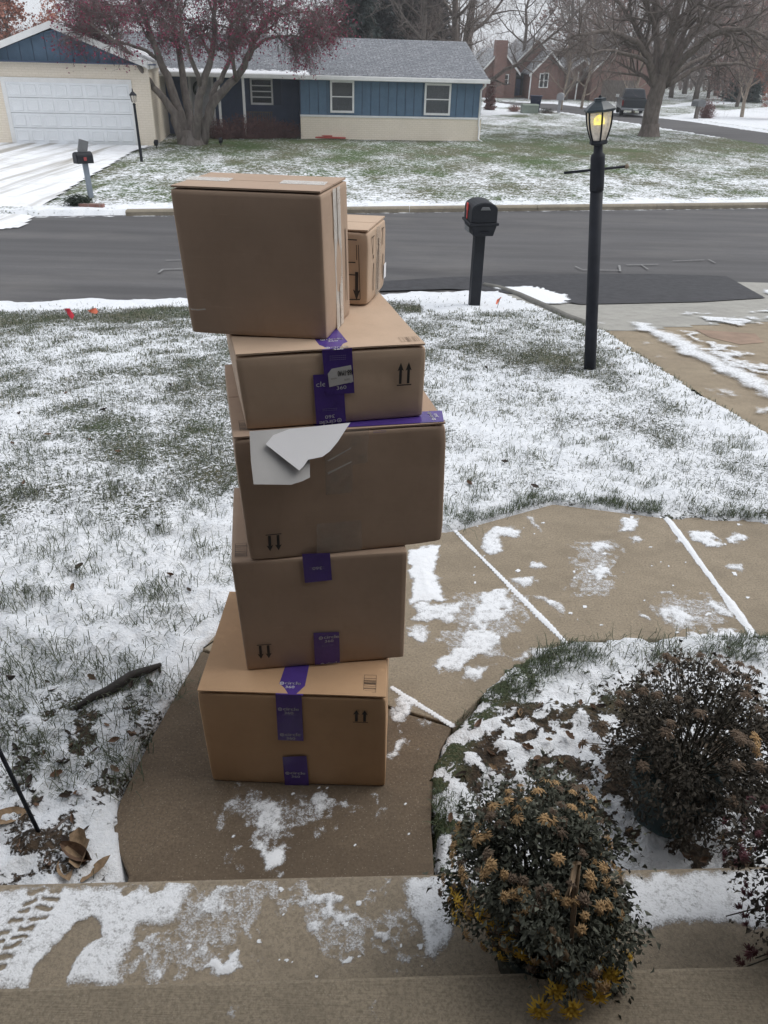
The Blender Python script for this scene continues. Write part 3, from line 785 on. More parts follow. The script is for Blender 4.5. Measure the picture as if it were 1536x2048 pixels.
V, F_, X, Y, H = snowfield('s', walk_polys, 0, -.86, 2.9, 1.28, 3.66, .009, joints=((JB[0], JB[1], .012, .006), (JC[0], JC[1], .016, .008), ((.05, 2.14), JA[1], .010, .006)), bits=[(gb.uniform(-.6, .25), gb.uniform(1.35, 2.1), gb.choice((.003, .004, .005))) for _ in range(30)] + [(gb.uniform(.2, 2.0), gb.uniform(2.3, 3.5), gb.choice((.005, .007, .010))) for _ in range(60)])
c = V[F_].mean(1)
keep = (sdist(c[:, 0], c[:, 1], walk_poly) > -.01) & (c[:, 1] > tread_y(c[:, 0]) + .002)
put_snow('walkway_snow', V, F_[keep], 'melting patches of snow scattered over the tan concrete walkway')
drive_snow = [(ZD([(690, 352), (880, 378), (1250, 560), (1536, 715), (2200, 1100), (2200, 1250), (1536, 812), (1350, 722), (1150, 612), (980, 520), (820, 430)]), .010, .5),
              (ZD([(960, 420), (1100, 415), (1190, 470), (1300, 520), (1420, 560), (1536, 640), (1536, 710), (1250, 560), (1050, 455)]), .006, 1.4),
              (ZD([(780, 475), (850, 485), (840, 500), (800, 495)]), .006, .5), (ZD([(850, 560), (940, 555), (950, 570), (880, 572)]), .006, .5), (ZD([(1160, 760), (1240, 755), (1230, 775), (1170, 775)]), .008, .6),
              (ZD([(1270, 760), (1380, 755), (1390, 800), (1300, 800)]), .008, .8), (ZD([(1385, 850), (1480, 840), (1600, 870), (1600, 930), (1450, 890)]), .008, .9), (ZD([(1210, 790), (1270, 795), (1260, 810)]), .006, .6),
              (ZD([(880, 290), (930, 285), (940, 295), (890, 300)]), .004, .8), (ZD([(1040, 300), (1150, 310), (1140, 330), (1040, 325)]), .005, 1.2), (ZD([(1170, 350), (1280, 345), (1440, 340), (1440, 370), (1200, 375)]), .005, 1.4),
              (ZD([(930, 190), (950, 185), (985, 215), (970, 228), (935, 215)]), .02, .4), (ZD([(1065, 185), (1085, 178), (1090, 190), (1070, 195)]), .015, .4), (ZD([(465, 165), (500, 185), (500, 200), (470, 190)]), .015, .4),
              (ZD([(1480, 175), (1700, 190), (1700, 210), (1500, 200)]), .02, .8), (ZD([(1420, 290), (1700, 280), (1700, 310), (1440, 310)]), .008, 1.2), (ZD([(1460, 335), (1700, 330), (1700, 360), (1480, 355)]), .008, 1.2),
              (ZD([(-40, 158), (270, 160), (370, 190), (430, 240), (360, 262), (250, 262), (150, 225), (60, 185), (-40, 172)]), .03, .3),
              (ZD([(550, 365), (620, 368), (610, 378), (555, 376)]), .006, .6)]
V, F_, X, Y, H = snowfield('s', drive_snow, 0, .5, 6.5, 3.6, 12.2, .035, ground=.022)
c = V[F_].mean(1)
keep = np.maximum(sdist(c[:, 0], c[:, 1], drive_poly), np.maximum(sdist(c[:, 0], c[:, 1], apron_poly), c[:, 1] - road_near(c[:, 0]))) > -.05
put_snow('driveway_snow', V, F_[keep], 'streaky snow left along the wheel tracks of the tan driveway')

# --- grass blades poking through the snow ----------------------------------
def blades(name, n, area, covf, mat_, lo, hi, wid, z_of, seed, label, keepf=None, pw=1.0):
    g = np.random.default_rng(seed)
    y = area[2] + (area[3] - area[2]) * g.random(n) ** area[4]
    x = (g.random(n) * (area[1] - area[0]) + area[0]) * (y + .6)
    c = covf(x, y)
    p = np.maximum(np.clip((.98 - c) * 1.25, 0, 1) ** pw, .032 * sstep(.40, .62, vnoise(x * 7, y * 7, 5)))
    k = g.random(n) < p
    if keepf is not None: k &= keepf(x, y)
    x, y, c = x[k], y[k], c[k]; n = len(x)
    z = z_of(x, y)
    L = lo + (hi - lo) * g.random(n); a = g.random(n) * 2 * np.pi; lean = .25 + 1.15 * g.random(n)
    dx = np.cos(a) * np.sin(lean); dy = np.sin(a) * np.sin(lean); dz = np.cos(lean)
    wv = wid * (.6 + .8 * g.random(n)) * np.clip(y / 4, .8, 3)
    sx, sy = -np.sin(a) * wv, np.cos(a) * wv
    B = np.stack([x, y, z - .004], 1); D = np.stack([dx, dy, dz], 1) * L[:, None]; S = np.stack([sx, sy, 0 * sx], 1)
    Mid = B + D * .6 + np.array([0, 0, .15]) * L[:, None]
    Tip = B + D * np.array([1.15, 1.15, .75])
    V = np.stack([B - S, B + S, Mid + S * .7, Mid - S * .7, Tip], 1).reshape(-1, 3)
    o_ = np.arange(n)[:, None] * 5
    F = np.vstack([o_ + np.array([[0, 1, 2]]), o_ + np.array([[0, 2, 3]]), o_ + np.array([[3, 2, 4]])])
    me = fast_mesh(name, V, F)
    a_ = me.attributes.new('tint', 'FLOAT', 'POINT'); a_.data.foreach_set('value', np.repeat(g.random(n), 5).astype(np.float32))
    return tag(link(name, me, mat_), label, 'grass', None, 'stuff')
M_blade, t, b = nodes('grass_blade')
at = N(t, 'ShaderNodeAttribute', attribute_name='tint').outputs['Fac']
c = ramp(t, at, 0, 1, (.050, .064, .040, 1), (.30, .28, .22, 1))
e = [n for n in t.nodes if n.type == 'VALTORGB'][0].color_ramp.elements.new(.7); e.color = (.095, .11, .07, 1)
t.links.new(c, b.inputs['Base Color']); b.inputs['Roughness'].default_value = .7
b.inputs['Specular IOR Level'].default_value = .2
def near_ok(x, y):
    s = np.maximum(sdist(x, y, walk_poly), np.maximum(sdist(x, y, drive_poly), sdist(x, y, apron_poly)))
    return (s < -.012) & (y > tread_y(x) + .02) & (y < road_near(x) - .25)
def clump(x, y): return cov_near(x, y) - .30 * sstep(.54, .66, fbm(x * 5.5, y * 5.5, 3, 83)) + .30 * (1 - sstep(1.0, 3.4, y))
blades('grass', 520000, (-1.0, .85, 1.3, 11.0, .85), clump, M_blade, .022, .055, .0015, lambda x, y: G(x, y) + .014, 5, 'short frosty grass blades poking through the snow of the front lawn', near_ok, 1.5)
blades('verge_grass', 110000, (.03, .62, 1.35, 3.95, 1), lambda x, y: 1 - 1.2 * np.exp(-((sdist(x, y, walk_poly) + .06) / .06) ** 2) * sstep(.42, .55, fbm(x * 5, y * 5, 2, 77)), mat('lush_blade', (.055, .075, .035), .7, .3, 20), .02, .05, .0017, lambda x, y: G(x, y) + .012, 9, 'green clumps of grass along the walkway edge beside the bed', near_ok)

# scattered tufts of longer dark grass in the deep snow near the house
def tufts(n, seed):
    g = np.random.default_rng(seed); Bs = []
    while len(Bs) < n:
        px, py = g.uniform(-40, 1536), g.uniform(880, 1600)
        p = hit(px, py)
        if not near_ok(np.array([p[0]]), np.array([p[1]]))[0] or (p[0] > .15 and p[1] < 2.3): continue
        Bs.append((p[0], p[1], g.uniform(.02, .07), int(g.integers(8, 34))))
    P_ = np.vstack([np.c_[b[0] + g.normal(size=b[3]) * b[2], b[1] + g.normal(size=b[3]) * b[2] * .8] for b in Bs]); n = len(P_)
    z = G(P_[:, 0], P_[:, 1]) + .012; L = g.uniform(.03, .085, n); a = g.uniform(0, 6.28, n); le = g.uniform(.3, 1.35, n)
    D = np.stack([np.cos(a) * np.sin(le), np.sin(a) * np.sin(le), np.cos(le)], 1) * L[:, None]; S = np.stack([-np.sin(a), np.cos(a), 0 * a], 1) * (.0013 * g.uniform(.7, 1.4, n))[:, None]
    B = np.c_[P_, z]; Mid = B + D * .6 + np.c_[0 * a, 0 * a, L * .18]; Tip = B + D * np.array([1.15, 1.15, .7])
    V = np.stack([B - S, B + S, Mid + S * .8, Mid - S * .8, Tip], 1).reshape(-1, 3); o_ = np.arange(n)[:, None] * 5
    me = fast_mesh('grass_tufts', V, np.vstack([o_ + np.array([[0, 1, 2]]), o_ + np.array([[0, 2, 3]]), o_ + np.array([[3, 2, 4]])]))
    attr(me, 'tint', np.repeat(g.random(n) * .8, 5))
    tag(link('grass_tufts', me, M_blade), 'scattered tufts of dark grass standing out of the deep snow', 'grass', None, 'stuff')
tufts(520, 31)

# ================================================================== BOXES
class Frame:
    def __init__(s, o, yaw):
        s.o = np.array(o, float); s.yaw = yaw
        s.x = np.array([math.cos(yaw), math.sin(yaw), 0]); s.y = np.array([-math.sin(yaw), math.cos(yaw), 0])
    def loc(s, p):
        q = np.asarray(p, float) - s.o; return np.array([q @ s.x, q @ s.y, q[2]])
    def on(s, px, py, yl=0.0):                     # photo pixel -> local (x, z) on the upright plane y = yl
        d = ray(px, py); t = (yl - (C0 - s.o) @ s.y) / (d @ s.y)
        q = s.loc(C0 + d * t); return q[0], q[2]
    def onz(s, px, py, zl):                        # photo pixel -> local (x, y) on the level plane z = zl
        q = s.loc(PZ(px, py, zl + s.o[2])); return q[0], q[1]
    def onx(s, px, py, xl):
        d = ray(px, py); t = (xl - (C0 - s.o) @ s.x) / (d @ s.x)
        q = s.loc(C0 + d * t); return q[1], q[2]
def text_geo(s, size):
    cu = bpy.data.curves.new('t', 'FONT'); cu.body = s; cu.size = size; cu.align_x = 'CENTER'; cu.align_y = 'CENTER'
    cu.resolution_u = 3
    ob = bpy.data.objects.new('t', cu); sc.collection.objects.link(ob)
    dg = bpy.context.evaluated_depsgraph_get()
    me = ob.evaluated_get(dg).to_mesh()
    V = np.array([v.co[:2] for v in me.vertices]); F = [tuple(p.vertices) for p in me.polygons]
    ob.evaluated_get(dg).to_mesh_clear()
    bpy.data.objects.remove(ob); bpy.data.curves.remove(cu)
    return V, F
_tg = {}
def text_cached(s, size):
    if (s, size) not in _tg: _tg[(s, size)] = text_geo(s, size)
    return _tg[(s, size)]
def ring_geo(c, r0, r1, n=18):
    a = np.linspace(0, 2 * np.pi, n, endpoint=False)
    V = np.vstack([np.c_[c[0] + r0 * np.cos(a), c[1] + r0 * np.sin(a)], np.c_[c[0] + r1 * np.cos(a), c[1] + r1 * np.sin(a)]])
    return V, [(i, (i + 1) % n, n + (i + 1) % n, n + i) for i in range(n)]
def logo_geo(W, which='both'):
    """ring mark + 'circle' with '360' below, W wide; local 2D, y up, centred"""
    out = []
    s = W * .235
    if which in ('both', 'name'):
        V, F = text_cached('circle', 1.0); V = (V - (V.max(0) + V.min(0)) / 2) / np.ptp(V, axis=0)
        V = V * np.array([W * .76, W * .20]); V = V + np.array([W * .14, 0]); out += [(V, F), (V + np.array([.0008, 0]), F)]
        out.append(ring_geo((-W * .39, -.002), W * .072, W * .105)); out.append(ring_geo((-W * .39, -.002), 0.0002, W * .034))
    V, F = text_cached('360', 1.0); V = (V - (V.max(0) + V.min(0)) / 2) / np.ptp(V, axis=0)
    out.append((V * np.array([W * .44, W * .165]) + np.array([W * .03, -W * .27]), F))
    return out
def fineprint_geo(W, y0, n=2):
    V, F = [], []
    for i in range(n):
        y = y0 - i * W * .085
        for j in range(9):
            x = -W * .36 + j * W * .08
            q = len(V); V += [(x, y), (x + W * .062, y), (x + W * .062, y + W * .03), (x, y + W * .03)]; F.append((q, q + 1, q + 2, q + 3))
    return [(np.array(V), F)]
def rbox(w, d, h, r=.006, bul=.004, seed=0, n=9):
    """cardboard carton body, slightly bulged, rounded edges; origin at base centre"""
    import bmesh
    g = np.r_[-1, -.985, np.linspace(-.93, .93, n), .985, 1]
    k = len(g); hs_ = np.array([w / 2, d / 2, h / 2])
    A, B = np.meshgrid(g, g, indexing='ij'); V = []; F = []
    for ax in range(3):
        for sg in (-1, 1):
            P_ = np.zeros((k, k, 3)); o1, o2 = [(1, 2), (2, 0), (0, 1)][ax]
            P_[..., ax] = sg; P_[..., o1] = A; P_[..., o2] = B
            P_ = P_.reshape(-1, 3) * hs_
            q = np.clip(P_, -(hs_ - r), hs_ - r); dv = P_ - q
            ln = np.linalg.norm(dv, axis=1)[:, None]; P2 = q + dv / np.maximum(ln, 1e-9) * r
            un, vn = A.ravel(), B.ravel()
            wav = (fbm(un * 2.5 + seed * 3 + ax, vn * 2.5 + sg, 3, seed) - .5) * .007
            P2[:, ax] += sg * ((1 - un ** 2) * (1 - vn ** 2) * (bul * .6) + wav * np.minimum(1, (1 - np.abs(un)) * 5) * np.minimum(1, (1 - np.abs(vn)) * 5))
            key = np.sign(P2); cr_ = np.abs(P2 / hs_); crn = np.clip((cr_.min(1) - .80) / .2, 0, 1) ** 1.5
            am = (np.sin(key[:, 0] * 3.1 + key[:, 1] * 5.7 + key[:, 2] * 9.3 + seed * 2.3) * .5 + .5) * .004
            P2 = P2 - P2 / hs_ * (crn * am)[:, None]
            b0 = len(V); V += [tuple(p) for p in P2 + np.array([0, 0, h / 2])]
            for i in range(k - 1):
                for j in range(k - 1):
                    f = (b0 + i * k + j, b0 + (i + 1) * k + j, b0 + (i + 1) * k + j + 1, b0 + i * k + j + 1)
                    F.append(f if sg > 0 else f[::-1])
    me = bpy.data.meshes.new('body'); me.from_pydata(V, [], F)
    bm = bmesh.new(); bm.from_mesh(me); bmesh.ops.remove_doubles(bm, verts=bm.verts, dist=1e-5)
    bmesh.ops.recalc_face_normals(bm, faces=bm.faces)
    for f in bm.faces: f.smooth = True
    bm.to_mesh(me); bm.free()
    return me
class Carton:
    def __init__(s, BL, BR, zb, h, d, label, card, seed, yaw=None, bul=.004, shear=0.0, taper=0.0, rack=0.0):
        BL = PZ(*BL, zb); BR = PZ(*BR, zb); e = BR - BL; s.shear, s.taper, s.rack = shear, taper, rack
        s.w = float(np.hypot(*e[:2])); s.h, s.d = h, d
        s.yaw = math.atan2(e[1], e[0]) if yaw is None else yaw
        n = np.array([-math.sin(s.yaw), math.cos(s.yaw), 0])
        s.fr = Frame((BL + BR) / 2 + n * d / 2, s.yaw)
        s.t = empty('cardboard_box', s.fr.o, s.yaw, label, 'box', 'stack of delivered cartons')
        s.card = card
        me = rbox(s.w, d, h, .006, bul, seed)
        for v_ in me.vertices: v_.co.x = s.sx(v_.co.x, v_.co.z, v_.co.y)
        s.body = link('body', me, card, s.t)
        s.yf = -d / 2
    def sx(s, x, z, y=None): return x * (1 + s.taper * z / s.h) - s.shear * z + (0 if y is None else s.rack * (y + s.d / 2))
    def flaps(s, lift=.006, split='x', mat_=None):
        w, d, h = s.w, s.d, s.h; e = .003; g = .0018
        for sg in (-1, 1):
            if split == 'x': x0, x1, y0, y1 = sorted((sg * g, sg * (w / 2 - e))) + [-d / 2 + .0005, d / 2 - e]
            else: x0, x1, y0, y1 = [-w / 2 + e, w / 2 - e] + sorted((sg * g, sg * (d / 2 - e)))
            nx = 8; V = []; F = []
            for zz in (0, .0042):
                for i in range(nx + 1):
                    for j in range(nx + 1):
                        x = x0 + (x1 - x0) * i / nx; y = y0 + (y1 - y0) * j / nx
                        q = 1 - j / nx
                        sag = .002 * math.sin(3 * i / nx + sg) + lift * (q ** 3) * (.35 + .65 * abs(x) / (w / 2)) if split == 'x' else .002
                        V.append((s.sx(x, h, y), y, h + .0015 + zz + max(0, sag)))
            m_ = (nx + 1) ** 2
            for i in range(nx):
                for j in range(nx):
                    a = i * (nx + 1) + j; b_, c_, d_ = a + nx + 1, a + nx + 2, a + 1
                    F += [(a, d_, c_, b_), (m_ + a, m_ + b_, m_ + c_, m_ + d_)]
            per = [i * (nx + 1) for i in range(nx + 1)] + [nx * (nx + 1) + j for j in range(1, nx + 1)] + [i * (nx + 1) + nx for i in range(nx - 1, -1, -1)] + [j for j in range(nx - 1, 0, -1)]
            for q in range(len(per)):
                a, b_ = per[q], per[(q + 1) % len(per)]; F.append((a, b_, m_ + b_, m_ + a))
            MB().add(V, F).build('flap', mat_ or s.card, s.t, smooth=False)
    def fpoly(s, name, pts, mat_, e=.0062, parent=None, th=.0004):       # px polygon stuck on the front
        q = [s.fr.on(x, y, s.yf - e) for x, y in pts]
        return MB().prism([(x, s.yf - e, z) for x, z in q], (0, th, 0)).build(name, mat_, parent or s.t)
    def tpoly(s, name, pts, mat_, e=.010, parent=None):
        q = [s.fr.onz(x, y, s.h + e) for x, y in pts]
        return MB().prism([(x, y, s.h + e) for x, y in q], (0, 0, -.0004)).build(name, mat_, parent or s.t)
    def fgeo(s, name, geos, px, mat_, e=.0069, rot=0.0, parent=None, clip=None):
        cx, cz = s.fr.on(px[0], px[1], s.yf - e); m_ = MB()
        c_, s_ = math.cos(rot), math.sin(rot)
        for V, F in geos:
            Q = np.c_[V[:, 0] * c_ - V[:, 1] * s_ + cx, np.full(len(V), s.yf - e), V[:, 0] * s_ + V[:, 1] * c_ + cz]
            if clip is not None: Q[:, 2] = np.clip(Q[:, 2], clip[0], clip[1])
            m_.add(Q, F)
        return m_.build(name, mat_, parent or s.t)
    def tgeo(s, name, geos, px, mat_, e=.0112, rot=0.0, parent=None):
        cx, cy = s.fr.onz(px[0], px[1], s.h + e); m_ = MB()
        c_, s_ = math.cos(rot), math.sin(rot)
        for V, F in geos:
            m_.add(np.c_[V[:, 0] * c_ - V[:, 1] * s_ + cx, V[:, 0] * s_ + V[:, 1] * c_ + cy, np.full(len(V), s.h + e)], F)
        return m_.build(name, mat_, parent or s.t)
def arrows_geo(W, H, down=False):
    """two upright arrows over a base line"""
    out = []; sg = -1 if down else 1
    for cx in (-W * .27, W * .27):
        pts = np.array([(cx - W * .09, -H * .42), (cx + W * .09, -H * .42), (cx + W * .09, H * .18), (cx + W * .21, H * .14), (cx, H * .5), (cx - W * .21, H * .14), (cx - W * .09, H * .18)])
        pts[:, 1] *= sg; out.append((pts, [tuple(range(7))]))
    V = np.array([(-W * .5, -H * .5), (W * .5, -H * .5), (W * .5, -H * .45), (-W * .5, -H * .45)]); V[:, 1] *= sg
    out.append((V, [(0, 1, 2, 3)]))
    return out
def barcode_geo(W, H, seed=1):
    g = random.Random(seed); out = []; y = -H / 2
    fr = .0009
    def q(x0, x1, y0, y1): out.append((np.array([(x0, y0), (x1, y0), (x1, y1), (x0, y1)]), [(0, 1, 2, 3)]))
    q(-W / 2, W / 2, -H / 2, -H / 2 + fr); q(-W / 2, W / 2, H / 2 - fr, H / 2); q(-W / 2, -W / 2 + fr, -H / 2, H / 2); q(W / 2 - fr, W / 2, -H / 2, H / 2)
    y += .006
    while y < H / 2 - .008:
        t_ = g.choice((.0008, .0012, .002)); q(-W / 2, W / 2, y, y + t_); y += t_ + g.choice((.002, .004, .007))
    return out

# --- bottom carton
B1 = Carton((425, 1562), (771, 1574), 0, .388, .50, 'widest bottom carton of the stack, standing on the walkway with purple tape across its top', M_cardA, 1, shear=.027, taper=.011)
B1.flaps(.006)
tp = B1.tpoly('tape', [(551, 1389), (606, 1391), (620, 1322), (574, 1322)], M_purple, .0098)
B1.tgeo('logo_print', logo_geo(.062), (580, 1366), M_print_w, .0104, parent=tp)
tf = B1.fpoly('tape', [(551, 1388), (603, 1390), (607, 1482), (556, 1480)], M_purple)
B1.fgeo('logo_print', logo_geo(.062), (576, 1418), M_print_w, parent=tf); B1.fgeo('fine_print', fineprint_geo(.05, -.024), (576, 1418), M_print_g, parent=tf)
B1.fgeo('logo_print', logo_geo(.062), (580, 1469), M_print_w, parent=tf)
tf = B1.fpoly('tape', [(565, 1514), (613, 1512), (618, 1571), (570, 1570)], M_purple)
B1.fgeo('logo_print', logo_geo(.062), (590, 1546), M_print_w, parent=tf)
B1.fgeo('arrow_print', arrows_geo(.046, .052), (721, 1433), M_ink)
B1.tgeo('barcode_print', barcode_geo(.038, .075, 3), (740, 1367), M_ink, .0098)
# --- second carton, upside down
zb = .399
B2 = Carton((494, 1341), (808, 1315), zb, .405, .44, 'second carton from the bottom, squarish, upside-down arrows low on its left', M_cardB, 2, shear=.030, taper=.026)
tf = B2.fpoly('tape', [(604, 1108), (660, 1106), (664, 1160), (610, 1166)], M_purple)
B2.fgeo('logo_print', [g_ for g_ in logo_geo(.062, 'no')], (636, 1146), M_print_w, rot=math.pi, parent=tf)
B2.fgeo('fine_print', fineprint_geo(.06, .0), (634, 1135), M_print_g, parent=tf)
_, zc = B2.fr.on(637, 1163, B2.yf - .0069)
B2.fgeo('logo_print', logo_geo(.062, 'name')[:-1], (637, 1168), M_print_w, rot=math.pi, parent=tf, clip=(zc, 9))
tf = B2.fpoly('tape', [(627, 1266), (678, 1264), (680, 1325.5), (630, 1329.5)], M_purple)
B2.fgeo('logo_print', logo_geo(.060), (657, 1274), M_print_w, parent=tf); B2.fgeo('fine_print', fineprint_geo(.05, -.028), (655, 1276), M_print_g, parent=tf)
_, zc = B2.fr.on(655, 1327, B2.yf - .0069)
B2.fgeo('logo_print', logo_geo(.060, 'name')[:-1], (660, 1327), M_print_w, parent=tf, clip=(zc, 9))
B2.fgeo('arrow_print', arrows_geo(.044, .056, True), (529, 1303), M_ink)
B2.tgeo('barcode_print', barcode_geo(.034, .07, 5), (482, 1100), M_ink, .0025)
# --- third carton, with the torn label
zb = .807
B3 = Carton((499.5, 1123), (884.6, 1084), zb, .378, .54, 'third carton with torn white shipping label hanging off its front', M_cardB, 3, shear=.042, taper=.012)
B3.flaps(.002, 'y')
B3.tpoly('tape', [(640, 857), (888, 843), (884, 821), (845, 823), (620, 845)], M_purple, .0095)
B3.tgeo('logo_print', logo_geo(.055), (862, 832), M_print_w, .0108, rot=math.pi / 2)
B3.fgeo('fine_print', fineprint_geo(.05, .0), (760, 862), M_print_g, .004)
B3.fpoly('clear_tape', [(648, 862), (738, 856), (735, 925), (706, 930), (704, 985), (652, 990)], M_clear, .004)
B3.fpoly('clear_tape', [(633, 1048), (722, 1040), (724, 1100), (634, 1108)], M_clear, .004)
for pts in ([(655, 921), (700, 896), (703, 894), (701, 898), (657, 923)], [(655, 945), (704, 922), (703, 925), (656, 949)]):
    B3.fpoly('scuff', pts, M_scuff, .0048)
B3.fgeo('arrow_print', arrows_geo(.044, .056, True), (548, 1085), M_ink)
B3.tgeo('barcode_print', barcode_geo(.03, .06, 6), (490, 850), M_ink, .0105)
# torn label: glued sheet plus a loose flap that curls off the carton
sheet_px = zp((380, 820), 2.8444, [(338, 122), (500, 110), (700, 95), (760, 110), (720, 200), (668, 240), (662, 312), (620, 328), (555, 344), (350, 346), (340, 250)])
q = [B3.fr.on(x, y, B3.yf - .006) for x, y in sheet_px]; zt0 = max(z for _, z in q)
V = [(x, B3.yf - .005 - .66 * (zt0 - z), z) for x, z in q]
lb = MB().prism(V, (0, .0006, 0)).build('label_sheet', M_paper_g, B3.t)
lb['label'] = 'pale glued sheet with ragged torn lower edge'
fl = zp((380, 820), 2.8444, [(425, 168), (470, 130), (560, 104), (700, 90), (912, 70), (880, 100), (830, 150), (780, 190), (735, 213), (700, 219), (655, 226), (630, 250), (602, 270), (540, 235)])
q = [B3.fr.on(x, y, B3.yf - .006) for x, y in fl]
zt = max(z for _, z in q); m_ = MB()
cx, cz = np.mean([a for a, _ in q]), np.mean([b for _, b in q])
rings = []
for s_ in (1.0, .66, .33):
    rings.append([(cx + (a - cx) * s_, B3.yf - .008 - .80 * (zt - (cz + (b_ - cz) * s_)), cz + (b_ - cz) * s_) for a, b_ in q])
n = len(q); V = [p for r_ in rings for p in r_] + [(cx, B3.yf - .008 - .80 * (zt - cz), cz)]
F = [(r_ * n + i, r_ * n + (i + 1) % n, (r_ + 1) * n + (i + 1) % n, (r_ + 1) * n + i) for r_ in range(2) for i in range(n)] + [(2 * n + i, 2 * n + (i + 1) % n, 3 * n) for i in range(n)]
lf = m_.add(V, F).build('label_flap', M_paper, B3.t)
lf['label'] = 'bright white torn label corner curling away'
md = lf.modifiers.new('s', 'SOLIDIFY'); md.thickness = .0006
# --- fourth carton, flat and wide
zb = 1.196
B4 = Carton((493.7, 862), (844, 831), zb, .196, .57, 'flat fourth carton with purple tape and a white sticker on its front', M_cardC, 4, yaw=R(14.8), shear=.042, taper=.034)
B4.flaps(.005)
tp = B4.tpoly('tape', [(646, 700), (704, 694), (672, 655), (612, 655)], M_purple, .0095)
B4.tgeo('logo_print', logo_geo(.058), (673, 694), M_print_w, .0104); B4.tgeo('logo_print', logo_geo(.058), (662, 678), M_print_w, .0104)
tf = B4.fpoly('tape', [(644, 702), (704, 696), (709, 786), (652, 790)], M_purple, .0070)
B4.fgeo('fine_print', fineprint_geo(.06, .0, 3), (676, 712), M_print_g, .0077, parent=tf)
B4.fgeo('logo_print', logo_geo(.058), (681, 764), M_print_w, .0077, rot=.06, parent=tf)
tl = B4.fpoly('tape', [(626, 750), (686, 746), (692, 843), (633, 848)], M_purple)
B4.fgeo('logo_print', logo_geo(.058), (662, 844), M_print_w, .0069, rot=math.pi + .06, parent=tl); B4.fgeo('fine_print', fineprint_geo(.055, .0, 2), (660, 818), M_print_g, .0069, parent=tl)
V, F = text_cached('cle', 1.0)
B4.fgeo('logo_print', [(V * .02 * np.array([1.2, 1]), F)], (642, 769), M_print_w, .0069, parent=tl)
st_px = zp((620, 640), 6.4, [(228, 690), (278, 625), (525, 578), (556, 788), (248, 860)])
stk = B4.fpoly('sticker', st_px, M_paper_g, .0084)
V, F = text_cached('468-1M40', 1.0)
B4.fgeo('sticker_print', [(V * np.array([.0098, .021]), F), (V * np.array([.0098, .021]) + .0005, F)], (691, 745), M_ink, .0091, rot=math.pi + .06, parent=stk)
B4.fgeo('sticker_print', fineprint_geo(.022, 0, 2) , (668, 757), M_inkfaint, .0091, rot=.09, parent=stk); B4.fgeo('sticker_print', fineprint_geo(.02, 0, 3), (694, 758), M_inkfaint, .0091, rot=.09, parent=stk)
B4.fgeo('arrow_print', arrows_geo(.040, .064), (809, 748), M_ink)
B4.tgeo('barcode_print', barcode_geo(.036, .05, 8), (818, 678), M_inkfaint, .0105, rot=math.pi / 2)
# --- top carton, turned left
zb = 1.402
B5 = Carton((382, 668), (655, 678), zb, .352, .25, 'big plain brown carton on top of the stack, hanging over to the left', M_cardB, 5, yaw=R(-4), bul=.006, shear=.041, taper=.024, rack=.12)
B5.flaps(.0, 'y')
def side_strip(B, name, y0, y1, z0, z1, mat_, e=.0042, x=None):
    xx = B.w / 2 + e
    return MB().prism([(B.sx(xx, z0, y0), y0, z0), (B.sx(xx, z0, y1), y1, z0), (B.sx(xx, z1, y1), y1, z1), (B.sx(xx, z1, y0), y0, z1)], (-.0004, 0, 0)).build(name, mat_, B.t)
side_strip(B5, 'clear_tape', -.035, .035, .0, .352, M_scuff)
side_strip(B5, 'seam', -.0025, .0025, .0, .352, M_inkfaint, .0048)
for xa, xb in ((-B5.w / 2 - .012, -B5.w / 2 + .10), (B5.w / 2 - .13, B5.w / 2 - .016)):
    MB().bb(xa, xb, -.028, .03, .3600, .3606).build('clear_tape', M_scuff, B5.t)
side_strip(B5, 'faint_print', .075, .08, .05, .24, M_inkfaint, .0044)
B5.fpoly('scuff', zp((320, 340), 2.6483, [(160, 733), (200, 738), (240, 733), (242, 741), (200, 745), (165, 740)]), M_scuff, .0055)
# --- small carton behind it
zb = 1.402
BLp, BRp = PZ(600, 607, zb), PZ(736.5, 610, zb)
B6 = Carton((612, 606), (735, 610), zb, .205, .235, 'small printed carton tucked behind the top carton', M_cardC, 6, yaw=R(-4), rack=.13)
B6.flaps(.0, 'y')
B6.fgeo('arrow_print', [arrows_geo(.05, .09, True)[1]], (704, 570), M_ink)
for a, b_ in (((680, 477), (714, 479)), ((680, 523), (711, 524)), ((680, 547), (711, 549)), ((694, 598), (720, 598))):
    B6.fpoly('line_print', [a, b_, (b_[0], b_[1] + 2.2), (a[0], a[1] + 2.2)], M_ink)
B6.fpoly('line_print', [(716, 490), (717.5, 490), (721, 598), (719.5, 598)], M_inkfaint); B6.fpoly('line_print', [(712, 490), (713.5, 490), (714, 520), (712.5, 520)], M_inkfaint)
cx, cz = B6.fr.on(692, 492, B6.yf); m_ = MB(); a_ = np.linspace(0, 2 * np.pi, 14, endpoint=False)
MB().prism([(cx - .016 + .010 * math.cos(k), B6.yf - .0045, cz + .018 * math.sin(k)) for k in a_], (0, .0004, 0)).build('mark_print', M_ink, B6.t)
for y0, y1, z0, z1 in ((-.075, -.07, .14, .19), (-.09, -.055, .186, .189), (-.07, -.06, .125, .135), (.055, .06, .14, .19), (.045, .075, .186, .189), (-.004, .004, .02, .17), (-.06, -.054, .03, .11), (.065, .07, .05, .11)):
    side_strip(B6, 'line_print', y0, y1, z0, z1, M_inkfaint)
side_strip(B6, 'clear_tape', -.03, .03, .0, .205, M_clear); side_strip(B6, 'label_corner', .085, .115, .03, .075, M_paper)
for a in range(3):
    MB().bb(B6.w * .1, B6.w * .42, -.07 + a * .045, -.06 + a * .045, .2112, .2116).build('line_print', M_inkfaint, B6.t)

